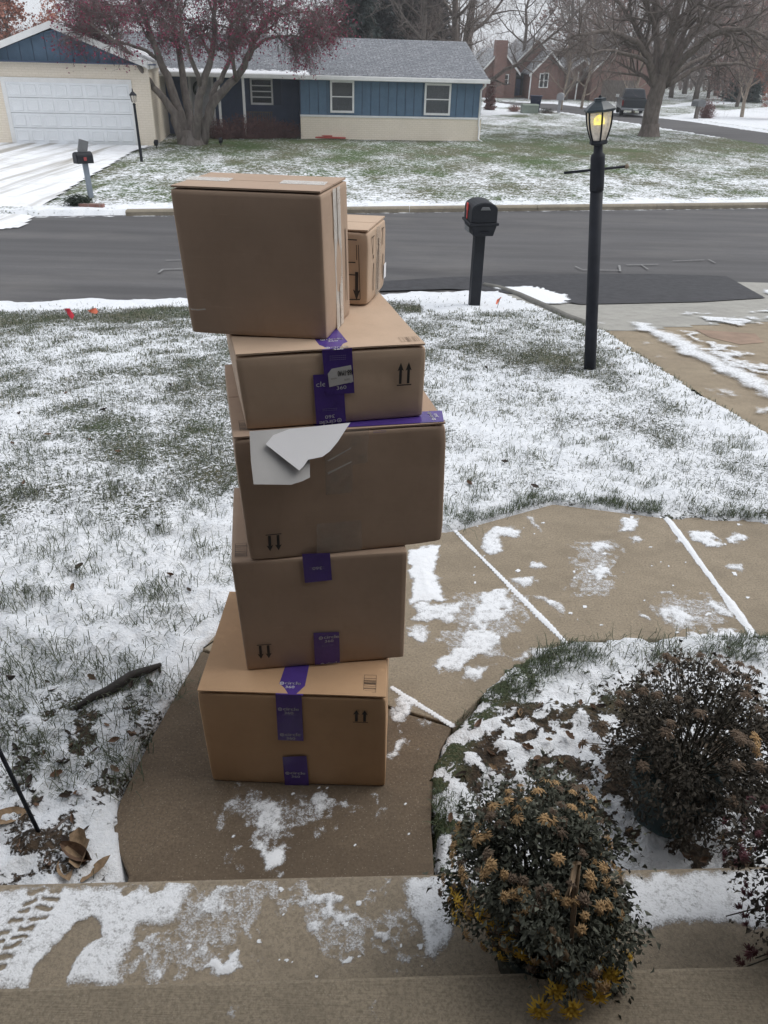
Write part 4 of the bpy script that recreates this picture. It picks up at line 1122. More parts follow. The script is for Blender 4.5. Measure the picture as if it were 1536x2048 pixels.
# ================================================================== LAMP POST
lb_ = hit(1180, 742)
LP = empty('lamp_post', lb_ - np.array([0, 0, .02]), 0, 'leaning black lamp post with lit yellow bulb between lawn and driveway', 'lamp post')
LP.rotation_euler = (0, R(-7.2), 0)
LP.scale = (1, 1, float((PY(1200, 184, lb_[1])[2] - lb_[2]) / math.cos(R(7.2)) / 2.39))
LP.scale[0] = LP.scale[1] = LP.scale[2] * .97
MB().lathe([(.062, 0), (.059, .03), (.057, .3), (.056, 1.72)], 20).build('pole', M_black, LP, True)
MB().lathe([(.060, 1.66), (.062, 1.70), (.062, 1.92), (.058, 1.945), (.040, 1.96), (.038, 2.02), (.040, 2.03)], 20).build('collar', M_black, LP, True)
o = MB().tube([(-.29, -.0, 1.83), (.24, 0, 1.83)], .011, 10).build('crossbar', M_black, LP, True)
MB().ell((.252, 0, 1.83), (.021, .021, .021), 10, 7).build('end_knob', mat('worn_knob', (.20, .16, .11), .6), o, True)
ZL = lambda pr: [(r_, 2.02 + (z_ - 2.02) * .70) for r_, z_ in pr]
lan = MB().lathe([(.04, 2.02), (.07, 2.025), (.082, 2.035), (.075, 2.055), (.06, 2.06)], 6, ph=R(30)).build('lantern_base', M_black, LP)
prof = ZL([(.062, 2.06), (.082, 2.13), (.098, 2.20), (.108, 2.28), (.112, 2.36), (.112, 2.385)])
for k in range(6):
    a = R(60 * k + 30); c_, s_ = math.cos(a), math.sin(a)
    MB().tube([(r_ * c_, r_ * s_, z_) for r_, z_ in prof], [.0085] * 6, 5).build('rib', M_black, LP, True)
    a2_ = R(60 * k + 90); V = []
    for r_, z_ in prof: V += [(r_ * .985 * c_, r_ * .985 * s_, z_), (r_ * .985 * math.cos(a2_), r_ * .985 * math.sin(a2_), z_)]
    MB().add(V, [(2 * i, 2 * i + 1, 2 * i + 3, 2 * i + 2) for i in range(5)]).build('glass_pane', M_lampglass, LP, True)
MB().lathe(ZL([(.118, 2.375), (.135, 2.385), (.138, 2.405), (.112, 2.435), (.09, 2.455), (.055, 2.485), (.05, 2.505), (.054, 2.515), (.02, 2.525)]), 6, ph=R(30)).build('lantern_roof', mat('black_green_cap', (.022, .034, .042), .4, .2, 12), LP)
MB().lathe(ZL([(.012, 2.52), (.014, 2.535), (.004, 2.55)]), 8).build('finial', M_black, LP, True)
ch = MB().lathe(ZL([(.034, 2.09), (.042, 2.17), (.046, 2.24)]), 14).build('bulb_holder', M_bulbbase, LP, True)
MB().lathe(ZL([(.047, 2.241), (.048, 2.275), (.042, 2.31), (.024, 2.335), (.002, 2.345)]), 16).build('bulb', M_bulb, LP, True)

# ================================================================== MAILBOXES
mb = hit(948, 612)
MX = empty('mailbox', mb - np.array([0, 0, .02]), R(14), 'black plastic mailbox on a square post at the near road edge', 'mailbox')
MX.rotation_euler = (0, R(-.6), R(8)); MX.scale = (float((PY(958, 396, mb[1])[2] - mb[2]) / 1.5),) * 3
MB().bb(-.075, .075, -.075, .075, 0, 1.06).build('post', M_blackpl, MX, bevel=.008)
MB().prism([(-.14, -.23, 1.06), (-.18, -.24, 1.2), (.18, -.24, 1.2), (.14, -.23, 1.06)], (0, .5, 0)).build('lower_tray', M_blackpl, MX, bevel=.01)
MB().bb(-.205, .205, -.255, .27, 1.20, 1.235).build('rim', M_blackpl, MX, bevel=.008)
arc = [(-.18, 1.236)] + [(.18 * math.cos(a), 1.40 + .10 * math.sin(a)) for a in np.linspace(math.pi, 0, 11)] + [(.18, 1.236)]
MB().prism([(x, -.225, z) for x, z in arc], (0, .48, 0)).build('body', M_blackpl, MX, bevel=.008)
dr = MB().prism([(x * .93, -.243, 1.36 + (z - 1.36) * .95) for x, z in arc], (0, .018, 0)).build('door', M_blackpl, MX, bevel=.004)
MB().prism([(-.07, -.262, 1.405), (.07, -.262, 1.405), (.045, -.262, 1.445), (-.045, -.262, 1.445)], (0, .018, 0)).build('handle', M_greyplast, dr, bevel=.004)
MB().bb(-.05, .05, -.255, -.237, 1.10, 1.125).build('tray_slot', M_black, MX)
fg = MB().bb(-.196, -.184, .02, .045, 1.25, 1.36).bb(-.196, -.184, -.0, .075, 1.36, 1.46).build('flag', M_red, MX, bevel=.003)
MB().bb(-.20, -.1975, -.19, .10, 1.10, 1.17).build('number_strip', M_greyplast, MX)

fm = hit(184, 405)
FMX = empty('mailbox', fm, R(0), 'small dark mailbox with newspaper holder across the road by the driveway', 'mailbox')
FMX.rotation_euler = (0, R(-3), R(-48))
MB().bb(-.05, .05, -.05, .05, 0, .82).build('post', mat('blue_grey_post', (.19, .22, .26), .6), FMX, bevel=.006)
arc2 = [(-.10, .82)] + [(.10 * math.cos(a), .97 + .09 * math.sin(a)) for a in np.linspace(math.pi, 0, 9)] + [(.10, .82)]
MB().prism([(x * 1.25, -.20, z) for x, z in arc2], (0, .36, 0)).build('body', M_blackpl, FMX, bevel=.006)
MB().prism([(x * 1.12, -.215, .9 + (z - .9) * .93) for x, z in arc2], (0, .012, 0)).build('door', M_black, FMX)
MB().bb(.126, .14, -.06, .0, .88, .95).build('flag', mat('dull_red', (.30, .05, .05), .6), FMX)
MB().box((-.0, .02, 1.16), (.07, .20, .26), rotm('X', R(-18))).build('sign_plate', M_greyplast, FMX, bevel=.006)
for i, (dx, dy) in enumerate(((-.35, -.35), (-.0, -.42), (.35, -.36))):
    pass
for k, px in enumerate((184,)):
    p = hit(px, 414, .1)
    tag(MB().bb(-.26, .26, -.07, .07, -.02, .075).build('edging_brick', M_brick, None, bevel=.01, loc=p), 'single red edging brick at the foot of the far mailbox', 'brick')

# far lamp post beside the neighbour's drive
fl_ = hit(284, 327, .05)
FL = empty('lamp_post', fl_, 0, 'thin black lamp post standing on the neighbour lawn before the garage', 'lamp post')
FL.rotation_euler = (0, R(-.5), 0)
MB().lathe([(.055, 0), (.045, .1), (.038, 1.58), (.05, 1.60), (.03, 1.64)], 10).build('pole', M_black, FL, True)
MB().lathe([(.03, 1.64), (.055, 1.66), (.09, 1.84), (.085, 1.85)], 6, cap=False).build('lantern_glass', M_lampglass, FL)
for k in range(6):
    a = R(60 * k); MB().tube([(.057 * math.cos(a), .057 * math.sin(a), 1.66), (.092 * math.cos(a), .092 * math.sin(a), 1.845)], .009, 4).build('rib', M_black, FL)
MB().lathe([(.115, 1.84), (.10, 1.87), (.05, 1.92), (.015, 1.95), (.02, 1.98), (.003, 2.03)], 8).build('lantern_roof', M_black, FL)

# ================================================================== MARKER FLAGS, STAKE, STICK
def flag(base, top, pts, mat_, label):
    A = hit(*base); n = A[1]
    B = PY(*top, n)
    e = empty('marker_flag', A, 0, label, 'flag', None)
    MB().tube([(0, 0, -.02), tuple(B - A)], .004, 5).build('wire', M_greyplast, e)
    q = [PY(x, y, n) - A for x, y in pts]
    m_ = MB().add([(p[0], p[1] + .03 * math.sin(i * 1.7), p[2]) for i, p in enumerate(q)], [tuple(range(len(q)))])
    o = m_.build('flag_cloth', mat_, e); md = o.modifiers.new('s', 'SOLIDIFY'); md.thickness = .002
flag((139, 641), (131, 617), [(128, 617), (137, 618), (149, 630), (147, 638), (139, 636), (132, 627)], M_redflag, 'crimson marker flag bent over at the far left lawn edge')
flag((190, 630), (196, 621), [(175, 621), (190, 617), (197, 623), (193, 628), (180, 626)], M_orflag, 'faded orange marker flag lying low near the crimson flag')
flag((993, 618), (1001, 594), [(1004, 593), (999, 602), (994, 609), (991, 606), (994, 600)], M_orflag, 'orange pennant marker flag in the snow right of the black mailbox')
A = hit(93, 1692); B = PY(-60, 1380, A[1] + .10)
e = empty('garden_stake', A, 0, 'thin black metal stake leaning out of the left snowy bed', 'stake')
MB().tube([(0, 0, -.03), tuple(B - A)], .006, 8).build('rod', M_black, e, True)
pts = [hit(*p, .045) for p in ((150, 1418), (185, 1396), (215, 1381), (243, 1365), (262, 1352), (292, 1340), (322, 1328))]
tag(MB().tube([p + np.array([0, 0, .004 * math.sin(i * 2)]) for i, p in enumerate(pts)], [.009, .014, .018, .020, .016, .015, .008], 8).build('fallen_stick', mat('wet_bark', (.03, .026, .024), .8, .3, 30, .6, 60), None, True), 'dark broken stick lying on the snow left of the boxes', 'stick')
pts = [hit(*p, .03) for p in ((95, 1668), (118, 1652), (135, 1638), (148, 1634))]
tag(MB().tube(pts, [.005, .006, .005, .003], 6).build('twig', M_barkb, None, True), 'short brown twig in the snowy bed by the stake', 'twig')

# ---- dead leaves
def leaf_mesh(name, curl, L=1.0, W=.42, lobes=0):
    m_ = MB(); n = 6; V = []; F = []
    for i in range(n + 1):
        u = i / n; wd = W * math.sin(math.pi * min(1, u * .96 + .03)) ** .8 * (1 + .22 * lobes * math.sin(u * 16))
        for j, s_ in enumerate((-1, 0, 1)):
            V.append((u * L - L / 2, s_ * wd / 2, curl * (4 * (u - .5) ** 2 * .3 + abs(s_) * wd * .8) + .02 * math.sin(u * 9 + s_)))
    for i in range(n):
        for j in range(2):
            a = i * 3 + j; F.append((a, a + 1, a + 4, a + 3))
    return m_.add(V, F).mesh(name, True)
LM = [leaf_mesh('dead_leaf', .35, 1, .45), leaf_mesh('dead_leaf', .8, 1, .5, 1), leaf_mesh('dead_leaf', 1.2, 1, .4)]
M_leafs = [mat('leaf_tan', (.26, .18, .11), .8, .3, 9), mat('leaf_brown', (.14, .085, .055), .8, .3, 9), mat('leaf_dark', (.05, .036, .03), .8, .3, 9)]
for me in LM: me.materials.append(M_leafs[0])
LV = {}
def put_leaf(p, size, k, tilt, az, mi, label, group):
    if (k, mi) not in LV:
        me = LM[k].copy(); me.materials.clear(); me.materials.append(M_leafs[mi]); LV[(k, mi)] = me
    o = link('dead_leaf', LV[(k, mi)]); o.location = p; o.scale = (size,) * 3
    o.rotation_euler = (tilt, tilt * .4, az)
    return tag(o, label, 'leaf', group)
put_leaf(hit(165, 1706, .03), .13, 1, -.2, 1.9, 0, 'large pale tan leaf, topmost of the big leaves beside the stake', 'large leaves in the left bed')
put_leaf(hit(196, 1742, .03), .10, 0, -.4, .9, 0, 'large tan leaf standing at the corner of bed and step', 'large leaves in the left bed')
put_leaf(hit(128, 1745, .03), .09, 0, .3, 2.2, 0, 'tan leaf half sunk in snow at the step edge', 'large leaves in the left bed')
put_leaf(hit(14, 1636, .03), .12, 0, .2, .4, 0, 'flat tan leaf at the far left picture edge', 'large leaves in the left bed')
put_leaf(hit(160, 1712, .03), .11, 2, .3, -.4, 1, 'brown curled leaf under the large pale leaf', 'large leaves in the left bed')
gl = random.Random(4)
for i in range(60):
    px, py = gl.uniform(20, 380), gl.uniform(1340, 1740)
    p = hit(px, py, .03)
    if sdist(np.array([p[0]]), np.array([p[1]]), walk_poly)[0] > -.05: continue
    put_leaf(p, gl.uniform(.025, .05), gl.randrange(3), gl.uniform(-.6, .6), gl.uniform(0, 6), gl.choice((1, 2, 2)), 'small dark dead leaf in the snow of the left bed', 'small leaves in the left bed')
for i in range(120):
    x, y = gl.uniform(.18, 1.3), gl.uniform(1.34, 2.1)
    if sdist(np.array([x]), np.array([y]), walk_poly)[0] > -.05: continue
    put_leaf((x, y, gl.uniform(.01, .035)), gl.uniform(.022, .045), gl.randrange(3), gl.uniform(-.7, .7), gl.uniform(0, 6), gl.choice((0, 1, 1, 2)), 'small curled dead leaf in the snow around the potted mums', 'small leaves in the right bed')
for i in range(46):
    px, py = gl.uniform(0, 1250), gl.uniform(660, 1260)
    p = hit(px, py, .025)
    if p[0] > -.75 and p[0] < .25 and p[1] < 3.2: continue
    if max(sdist(np.array([p[0]]), np.array([p[1]]), walk_poly)[0], sdist(np.array([p[0]]), np.array([p[1]]), drive_poly)[0]) > -.05: continue
    put_leaf(p, gl.uniform(.03, .055), gl.randrange(3), gl.uniform(-.5, .5), gl.uniform(0, 6), gl.choice((1, 1, 2)), 'brown dead leaf lying out on the snowy front lawn', 'leaves on the front lawn')

# ================================================================== POTTED MUMS
M_mumleaf = mat('frosted_mum_leaf', (.056, .064, .048), .8, .45, 45, 0, 60, 0, .2, None, (.165, .17, .135))
M_mumleaf_b = mat('dry_mum_leaf', (.045, .042, .036), .85, .45, 45, 0, 60, 0, .2, None, (.12, .105, .085))
M_mumstem = mat('mum_stem', (.05, .045, .032), .8, .3, 20)
M_fl_tan = mat('dried_petals', (.42, .27, .13), .8, .3, 60)
M_fl_yel = mat('yellow_petals', (.66, .42, .05), .7, .25, 60)
M_fl_brn = mat('brown_petals', (.14, .10, .07), .85, .3, 60)
M_fl_red = mat('wine_petals', (.14, .055, .065), .85, .3, 60)
def flower_mesh(droop, n=20, seed=0):
    g = random.Random(seed); m_ = MB()
    for i in range(n):
        a = i * 2.39996; l = .55 + .6 * g.random(); wd = .085; c_, s_ = math.cos(a), math.sin(a)
        up = .9 - droop * (.5 + g.random()) + .5 * (i % 3 == 0)
        pts = [(0, 0), (.5 * l, up * .35), (l, up * .35 - droop * .55 * l)]
        V = []
        for q, (r_, z_) in enumerate(pts):
            w_ = wd * (1, 1.2, .5)[q]
            V += [(r_ * c_ - w_ * s_, r_ * s_ + w_ * c_, z_), (r_ * c_ + w_ * s_, r_ * s_ - w_ * c_, z_)]
        m_.add(V, [(0, 1, 3, 2), (2, 3, 5, 4)])
    m_.ell((0, 0, .05), (.28, .28, .2), 6, 4)
    return m_
def mum(base, pot, crown, nleaf, leafmat, flowers, label, seed, name, stems_up=False, leaf=.020):
    g = np.random.default_rng(seed); gr = random.Random(seed)
    T = empty('potted_mum', base, 0, label, 'potted plant')
    pr_, ph_, pm = pot
    MB().lathe([(pr_ * .72, 0), (pr_ * .98, ph_ * .85), (pr_ * 1.07, ph_ * .86), (pr_ * 1.07, ph_), (pr_ * .98, ph_), (pr_ * .95, ph_ * .86)], 24).build('pot', pm, T, True)
    MB().lathe([(.001, ph_ * .84), (pr_ * .96, ph_ * .85)], 18, cap=False).build('soil', M_leafs[2], T)
    (cx, cy, cz), (rx, ry, rz) = crown
    st_ = MB(); tips = []
    for i in range(90):
        a = gr.uniform(0, 6.28); u = gr.uniform(-.55, 1); r_ = math.sqrt(max(0, 1 - u * u)) * gr.uniform(.75, 1)
        tip = np.array([cx + rx * r_ * math.cos(a), cy + ry * r_ * math.sin(a), cz + rz * u])
        b_ = np.array([gr.uniform(-.4, .4) * pr_, gr.uniform(-.4, .4) * pr_, ph_ * .85])
        mid = b_ * .4 + tip * .6 + np.array([0, 0, .05])
        st_.tube([b_, mid, tip], [.003, .0024, .0014], 4, False); tips.append(tip)
    st_.build('stems', M_mumstem, T, True)
    # leaves: folded two-sided blades in clumps through the crown
    nc = 170
    cl = g.normal(size=(nc, 3)); cl /= np.linalg.norm(cl, axis=1)[:, None]
    rad = .50 + .66 * g.random(nc) ** .8
    cl = cl * rad[:, None]; cl = cl[cl[:, 2] > -.85]
    lob = 1 + .20 * np.sin(np.arctan2(cl[:, 1], cl[:, 0]) * 3 + seed) * (1 - np.abs(cl[:, 2])) + .10 * np.sin(np.arctan2(cl[:, 1], cl[:, 0]) * 7 + cl[:, 2] * 6 + seed)
    cl = cl * lob[:, None]
    own = g.integers(0, len(cl), nleaf)
    C_ = cl[own] * np.array([rx, ry, rz]) + np.array([cx, cy, cz]) + g.normal(size=(nleaf, 3)) * min(rx, rz) * .12
    C_[:, 2] = np.maximum(C_[:, 2], .015)
    D = g.normal(size=(nleaf, 3)); out = (C_ - np.array([cx, cy, cz])); out /= np.linalg.norm(out, axis=1)[:, None] + 1e-6
    D = D * .7 + out * .8 + np.array([0, 0, -.55]); D /= np.linalg.norm(D, axis=1)[:, None]
    S = np.cross(D, g.normal(size=(nleaf, 3))); S /= np.linalg.norm(S, axis=1)[:, None]; Nn = np.cross(D, S)
    Nn = Nn * g.choice((-1, 1), nleaf)[:, None]
    L = (leaf * (.5 + 1.3 * g.random(nleaf)))[:, None]; W = L * .27
    A0 = C_; A1 = C_ + D * L * .5 + S * W + Nn * W * .5; A2 = C_ + D * L * .55 - Nn * W * .1; A3 = C_ + D * L * .5 - S * W + Nn * W * .5; A4 = C_ + D * L - Nn * L * .2
    V = np.stack([A0, A1, A2, A3, A4], 1).reshape(-1, 3); o_ = np.arange(nleaf)[:, None] * 5
    F = np.vstack([o_ + np.array([[0, 1, 2]]), o_ + np.array([[0, 2, 3]]), o_ + np.array([[1, 4, 2]]), o_ + np.array([[3, 2, 4]])])
    fo = link('foliage', fast_mesh('foliage', V, F), leafmat, T); tag(fo, kind='stuff')
    meshes = {}
    for fm_, droop, size, cnt, zone, up in flowers:
        for i in range(cnt):
            k = gr.randrange(3)
            if (fm_.name, k, droop) not in meshes:
                me = flower_mesh(droop, 30, k).mesh('flower_head'); me.materials.append(fm_); meshes[(fm_.name, k, droop)] = me
            while True:
                a = gr.uniform(0, 6.28); u = gr.uniform(-.7, 1.0); q = (math.cos(a) * math.sqrt(1 - u * u), math.sin(a) * math.sqrt(1 - u * u), u)
                if zone(q): break
            rr = gr.uniform(.98, 1.18) * (1 + .20 * math.sin(a * 3 + seed) * (1 - abs(u)))
            p = Vector((cx + rx * q[0] * rr, cy + ry * q[1] * rr, cz + rz * q[2] * rr + (up * gr.uniform(.3, 1) if up else 0)))
            o = link('flower_head', meshes[(fm_.name, k, droop)], None, T)
            o.location = p; o.scale = (size * gr.uniform(.75, 1.2),) * 3
            nd = Vector((q[0] * (.35 if up else 1), q[1] * (.35 if up else 1), q[2] + (.8 if up else .25))).normalized()
            o.rotation_euler = nd.to_track_quat('Z', 'Y').to_euler()
            if up:
                s0 = Vector((cx + rx * q[0] * .6, cy + ry * q[1] * .6, cz + rz * q[2] * .5))
                MB().tube([s0, (s0 + p) / 2 + Vector((0, 0, .01)), p], [.0018, .0016, .0014], 4, False).build('flower_stem', M_mumstem, T)
    return T
M_teal = mat('teal_pot', (.035, .065, .068), .5, .2, 8)
M_greenpot = mat('dark_green_pot', (.02, .03, .026), .5, .2, 8)
M_whitepot = mat('white_pot', (.50, .49, .47), .5, .1, 8)
mum((.395, 1.045, .17), (.125, .17, M_greenpot), ((-.012, .045, .265), (.172, .19, .18)), 19000, M_mumleaf,
    [(M_fl_tan, .6, .0155, 140, lambda q: True, 0), (M_fl_yel, .5, .021, 34, lambda q: q[1] < -.1 and q[2] < .1, 0), (M_fl_brn, .8, .015, 90, lambda q: True, 0)],
    'rounded frosted mum with tan and yellow blooms, nearest pot on the step', 11, 'm', leaf=.0115)
m1 = [o for o in bpy.data.objects if o.name.startswith('potted_mum')][0]
sp = MB()
for (x, y, z) in ((-.045, -.205, .195), (.02, -.205, .198), (-.01, -.185, .225), (.075, -.185, .22), (.10, -.165, .25)):
    sp.tube([(.02, -.12, .27), ((.02 + x) / 2, y * .85, z + .05), (x, y, z)], [.003, .0025, .002], 4, False)
    o = link('flower_head', [me for me in bpy.data.meshes if me.name.startswith('flower_head') and me.materials and me.materials[0] == M_fl_yel][0], None, m1)
    o.location = (x, y, z); o.scale = (.027,) * 3; o.rotation_euler = (R(60), 0, 0)
sp.build('hanging_stems', M_mumstem, m1)
for a, b_, c_ in (((.00, -.10, .42), (.025, -.045, .45), (.01, -.15, .34)), ((-.03, -.13, .36), (.0, -.16, .31), (.03, -.17, .30))):
    MB().tube([a, b_, c_], [.006, .010, .004], 6).build('dry_husk', M_leafs[0], m1, True)
mum((.905, 1.60, .0), (.125, .20, M_teal), ((.05, .04, .26), (.25, .25, .21)), 14000, M_mumleaf_b,
    [(M_fl_brn, .7, .020, 62, lambda q: q[2] > -.1, .09), (M_fl_yel, .5, .021, 5, lambda q: q[0] > .5 and q[2] < .3, 0), (M_fl_tan, .5, .018, 10, lambda q: q[0] > .1 and q[1] < 0, 0)],
    'withered brown mum on tall stems in a teal pot, in the bed', 23, 'm', leaf=.012)
mum((1.07, 1.05, .17), (.125, .19, M_whitepot), ((-.0, .05, .32), (.19, .19, .19)), 9000, M_mumleaf_b,
    [(M_fl_red, .8, .015, 60, lambda q: True, 0), (M_fl_red, .8, .014, 14, lambda q: q[0] < -.5, 0)],
    'wine-red withered mum in a white pot cut by the right picture edge', 37, 'm', leaf=.011)
m3 = [o for o in bpy.data.objects if o.name.startswith('potted_mum')][-1]
fr_me = [me for me in bpy.data.meshes if me.name.startswith('flower_head') and me.materials and me.materials[0] == M_fl_red][0]
for tip in ((-.20, -.06, .14), (-.23, -.10, .08), (-.19, -.02, .02), (-.14, -.13, .05), (-.26, .0, .20)):
    MB().tube([(-.08, -.02, .22), ((-.08 + tip[0]) / 2, tip[1], tip[2] + .05), tip], [.0022, .002, .0015], 4, False).build('hanging_stem', M_mumstem, m3)
    for k in range(4):
        o = link('flower_head', fr_me, None, m3); o.location = (tip[0] + gl.uniform(-.015, .06), tip[1] + gl.uniform(-.03, .03), tip[2] + gl.uniform(-.02, .05)); o.scale = (.013,) * 3
        o.rotation_euler = (gl.uniform(0, 2), gl.uniform(0, 2), 0)

# ================================================================== NEIGHBOUR'S RANCH HOUSE
O_ = hit(603, 277, .1); E_ = hit(957, 282, .1)
HF = Frame(O_, math.atan2(E_[1] - O_[1], E_[0] - O_[0]))
HX = float(np.hypot(*(E_ - O_)[:2]))
RH = empty('ranch_house', O_, HF.yaw, 'low blue ranch house with cream brick and white garage door across the road', 'house')
gc = HF.loc(hit(313, 291, .1)); GX1, GY = gc[0], gc[1]
GX0 = HF.on(-75, 285, GY)[0]
ze = HF.on(735, 153, -.45)[1]                         # eave height
zb_ = HF.on(780, 236, 0)[1]                           # top of the brick base
RY = 1.4                                              # set-back of the entry wall
yr = 4.2; zr = HF.on(800, 79, yr)[1]
XR_ = HF.on(979, 158, -.45)[0]
MB().bb(0, HX, .02, 8, -.3, ze + .05).build('wall', M_bluedk, RH)
MB().bb(-.02, HX + .03, -.06, 0, -.3, zb_).build('brick_base', M_cream, RH)
MB().bb(-.03, HX + .05, -.10, -.0, zb_, zb_ + .07).build('ledge', M_white, RH, bevel=.01)
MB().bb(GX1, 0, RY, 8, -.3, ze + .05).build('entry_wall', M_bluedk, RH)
def planks(parent, x0, x1, y, z0f, z1f, wd, mat_, name='siding_plank', skip=()):
    x = x0; k = 0
    while x < x1 - .05:
        xe = min(x + wd, x1)
        zs = [(x + .011, z0f(x)), (xe - .011, z0f(xe)), (xe - .011, z1f(xe)), (x + .011, z1f(x))]
        MB().prism([(a, y, z) for a, z in zs], (0, .022, 0)).build(name, mat_, parent)
        x = xe
SPW = HX / 21
planks(RH, 0, HX, -.012, lambda x: zb_ + .07, lambda x: ze, SPW, M_blue)
planks(RH, HF.on(440, 200, RY)[0], 0, RY - .03, lambda x: -.2, lambda x: ze, .42, M_bluedk)  # same blue siding, with the porch roof's shade put into a darker colour
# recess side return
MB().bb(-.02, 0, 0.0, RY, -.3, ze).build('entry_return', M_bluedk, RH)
def window(parent, tl, br, y, bars=1, curtain=True, fw=.075, name='window', frm=HF):
    x0, z1 = frm.on(*tl, y); x1, z0 = frm.on(*br, y)
    w_ = MB().bb(x0, x0 + fw, y - .05, y, z0, z1).bb(x1 - fw, x1, y - .05, y, z0, z1).bb(x0 + fw, x1 - fw, y - .05, y, z1 - fw, z1).bb(x0 + fw, x1 - fw, y - .055, y, z0, z0 + fw)
    w_ = w_.build(name, M_white, parent)
    MB().bb(x0 + fw, x1 - fw, y - .012, y - .004, z0 + fw, z1 - fw).build('curtain', M_curtain if curtain else M_dark, w_)
    n = bars + 1; hz = (z1 - z0 - 2 * fw) / n
    for i in range(n):
        MB().bb(x0 + fw, x1 - fw, y - .032, y - .026, z0 + fw + i * hz + .012, z0 + fw + (i + 1) * hz - .012).build('pane', M_glass, w_)
        if i: MB().bb(x0 + fw, x1 - fw, y - .045, y - .02, z0 + fw + i * hz - .02, z0 + fw + i * hz + .02).build('sash_bar', M_white, w_)
    return w_
window(RH, (660, 160), (708, 226), -.035, 1, True)
window(RH, (850, 166), (899, 231), -.035, 1, True)
window(RH, (499, 155), (547, 210), RY - .06, 3, False)
for a, b_ in (((546, 156), (563, 210)),):
    x0, z1 = HF.on(*a, RY - .06); x1, z0 = HF.on(*b_, RY - .06)
    sh = MB().bb(x0, x1, RY - .10, RY - .055, z0, z1).build('shutter', M_shutter, RH)
# front door with wreath
x0, z1 = HF.on(380, 152, RY - .05); x1, z0 = HF.on(430, 270, RY - .05)
MB().bb(x0 - .1, x1 + .1, RY - .06, RY - .02, z0, z1 + .1).build('door_frame', M_white, RH)
dd = MB().bb(x0, x1, RY - .09, RY - .062, z0, z1).build('front_door', mat('pale_door', (.42, .42, .43), .5), RH)
cx, cz = HF.on(398, 178, RY - .1)
a_ = np.linspace(0, 2 * np.pi, 19)
MB().tube([(cx + .2 * math.cos(k), RY - .12, cz + .24 * math.sin(k)) for k in a_], .06, 6).build('wreath', M_hedge, dd)
# porch posts, bench
for px_ in ((485, 152, 492, 268), (437, 175, 444, 268)):
    xa = HF.on(px_[0], px_[1], -.3)[0]
    MB().bb(xa - .05, xa + .05, -.35, -.25, -.2, ze - .02).build('porch_post', M_white, RH, bevel=.008)
bx0, bz1 = HF.on(492, 223, .7); bx1, bz0 = HF.on(546, 243, .7)
bn = tag(empty('porch_bench', HF.o + HF.x * ((bx0 + bx1) / 2) + HF.y * .8, HF.yaw, 'dark slatted bench on the ranch house porch behind the shrubs', 'bench'))
hw = (bx1 - bx0) / 2
for k in range(12):
    xx = -hw + .04 + k * (2 * hw - .08) / 11
    MB().bb(xx - .018, xx + .018, -.01, .01, .45, bz1 - .04).build('slat', M_barkb, bn)
MB().bb(-hw, hw, -.03, .03, bz1 - .04, bz1).build('top_rail', M_barkb, bn); MB().bb(-hw, hw, -.45, .0, .40, .449).build('seat', M_barkb, bn)
for sx in (-1, 1): MB().bb(sx * hw - .03, sx * hw + .03, -.45, .03, -.1, .399).build('leg', M_barkb, bn)
# roofs with UVs and a snow attribute
def roof(name, p, nu, nv, covf, mat_, parent, th=.12):
    p = [np.array(q, float) for q in p]                # eave-left, eave-right, ridge-right, ridge-left
    U, W = np.meshgrid(np.linspace(0, 1, nu + 1), np.linspace(0, 1, nv + 1))
    Q = ((1 - U) * (1 - W))[..., None] * p[0] + (U * (1 - W))[..., None] * p[1] + (U * W)[..., None] * p[2] + ((1 - U) * W)[..., None] * p[3]
    n = nu + 1; i = np.arange(nv * n).reshape(nv, n)[:, :-1].ravel()
    F = np.stack([i, i + 1, i + n + 1, i + n], 1)
    me = fast_mesh(name, Q.reshape(-1, 3), F)
    attr(me, 'cov', covf(U, W).ravel())
    uv = me.uv_layers.new(name='UVMap'); Lu = np.linalg.norm(p[1] - p[0]); Lv = np.linalg.norm(p[3] - p[0])
    uvv = np.stack([U.ravel() * Lu, W.ravel() * Lv], 1)[F.ravel()]
    uv.data.foreach_set('uv', uvv.ravel().astype(np.float32))
    o = link(name, me, mat_, parent); md = o.modifiers.new('thick', 'SOLIDIFY'); md.thickness = th; md.offset = -1
    return o
def cov_main(U, W):
    c = np.full(U.shape, -.2) + .40 * np.exp(-(W / .14) ** 2) * (U > .5)
    return c + 1.2 * np.exp(-(W / .12) ** 2) * (U < .52) * (U > .1)
XL_ = GX1 - 2.2
rm = roof('roof', [(XL_, -.45, ze), (XR_, -.45, ze), (XR_, yr, zr), (XL_, yr, zr)], 120, 40, cov_main, M_roof, RH)
roof('roof_back', [(XR_, 8.8, ze - .05), (XL_, 8.8, ze - .05), (XL_, yr + .01, zr), (XR_, yr + .01, zr)], 4, 4, lambda U, W: U * 0 - .3, M_roof, RH)
MB().prism([(HX - .02, .1, ze - .06), (HX - .02, 8, ze - .06), (HX - .02, yr, zr - .14)], (.02, 0, 0)).build('gable_end', M_blue, RH)
MB().bb(GX1 + .3, XR_ + .02, -.56, -.46, ze - .15, ze - .0).build('gutter', M_white, RH, bevel=.02)
MB().bb(GX1, XR_ - .1, -.45, .0, ze - .16, ze - .13).build('soffit', M_white, RH)
xd = HF.on(961, 200, -.12)[0]
MB().tube([(xd + .06, -.5, ze - .15), (xd + .06, -.5, ze - .22), (xd - .0, -.10, ze - .4), (xd, -.10, .62), (xd + .03, -.14, .5), (xd + .03, -.14, .08), (xd + .12, -.4, .02)], .04, 6).build('downspout', M_white, RH, True)
vx, vz = HF.on(557, 112, 2.2)
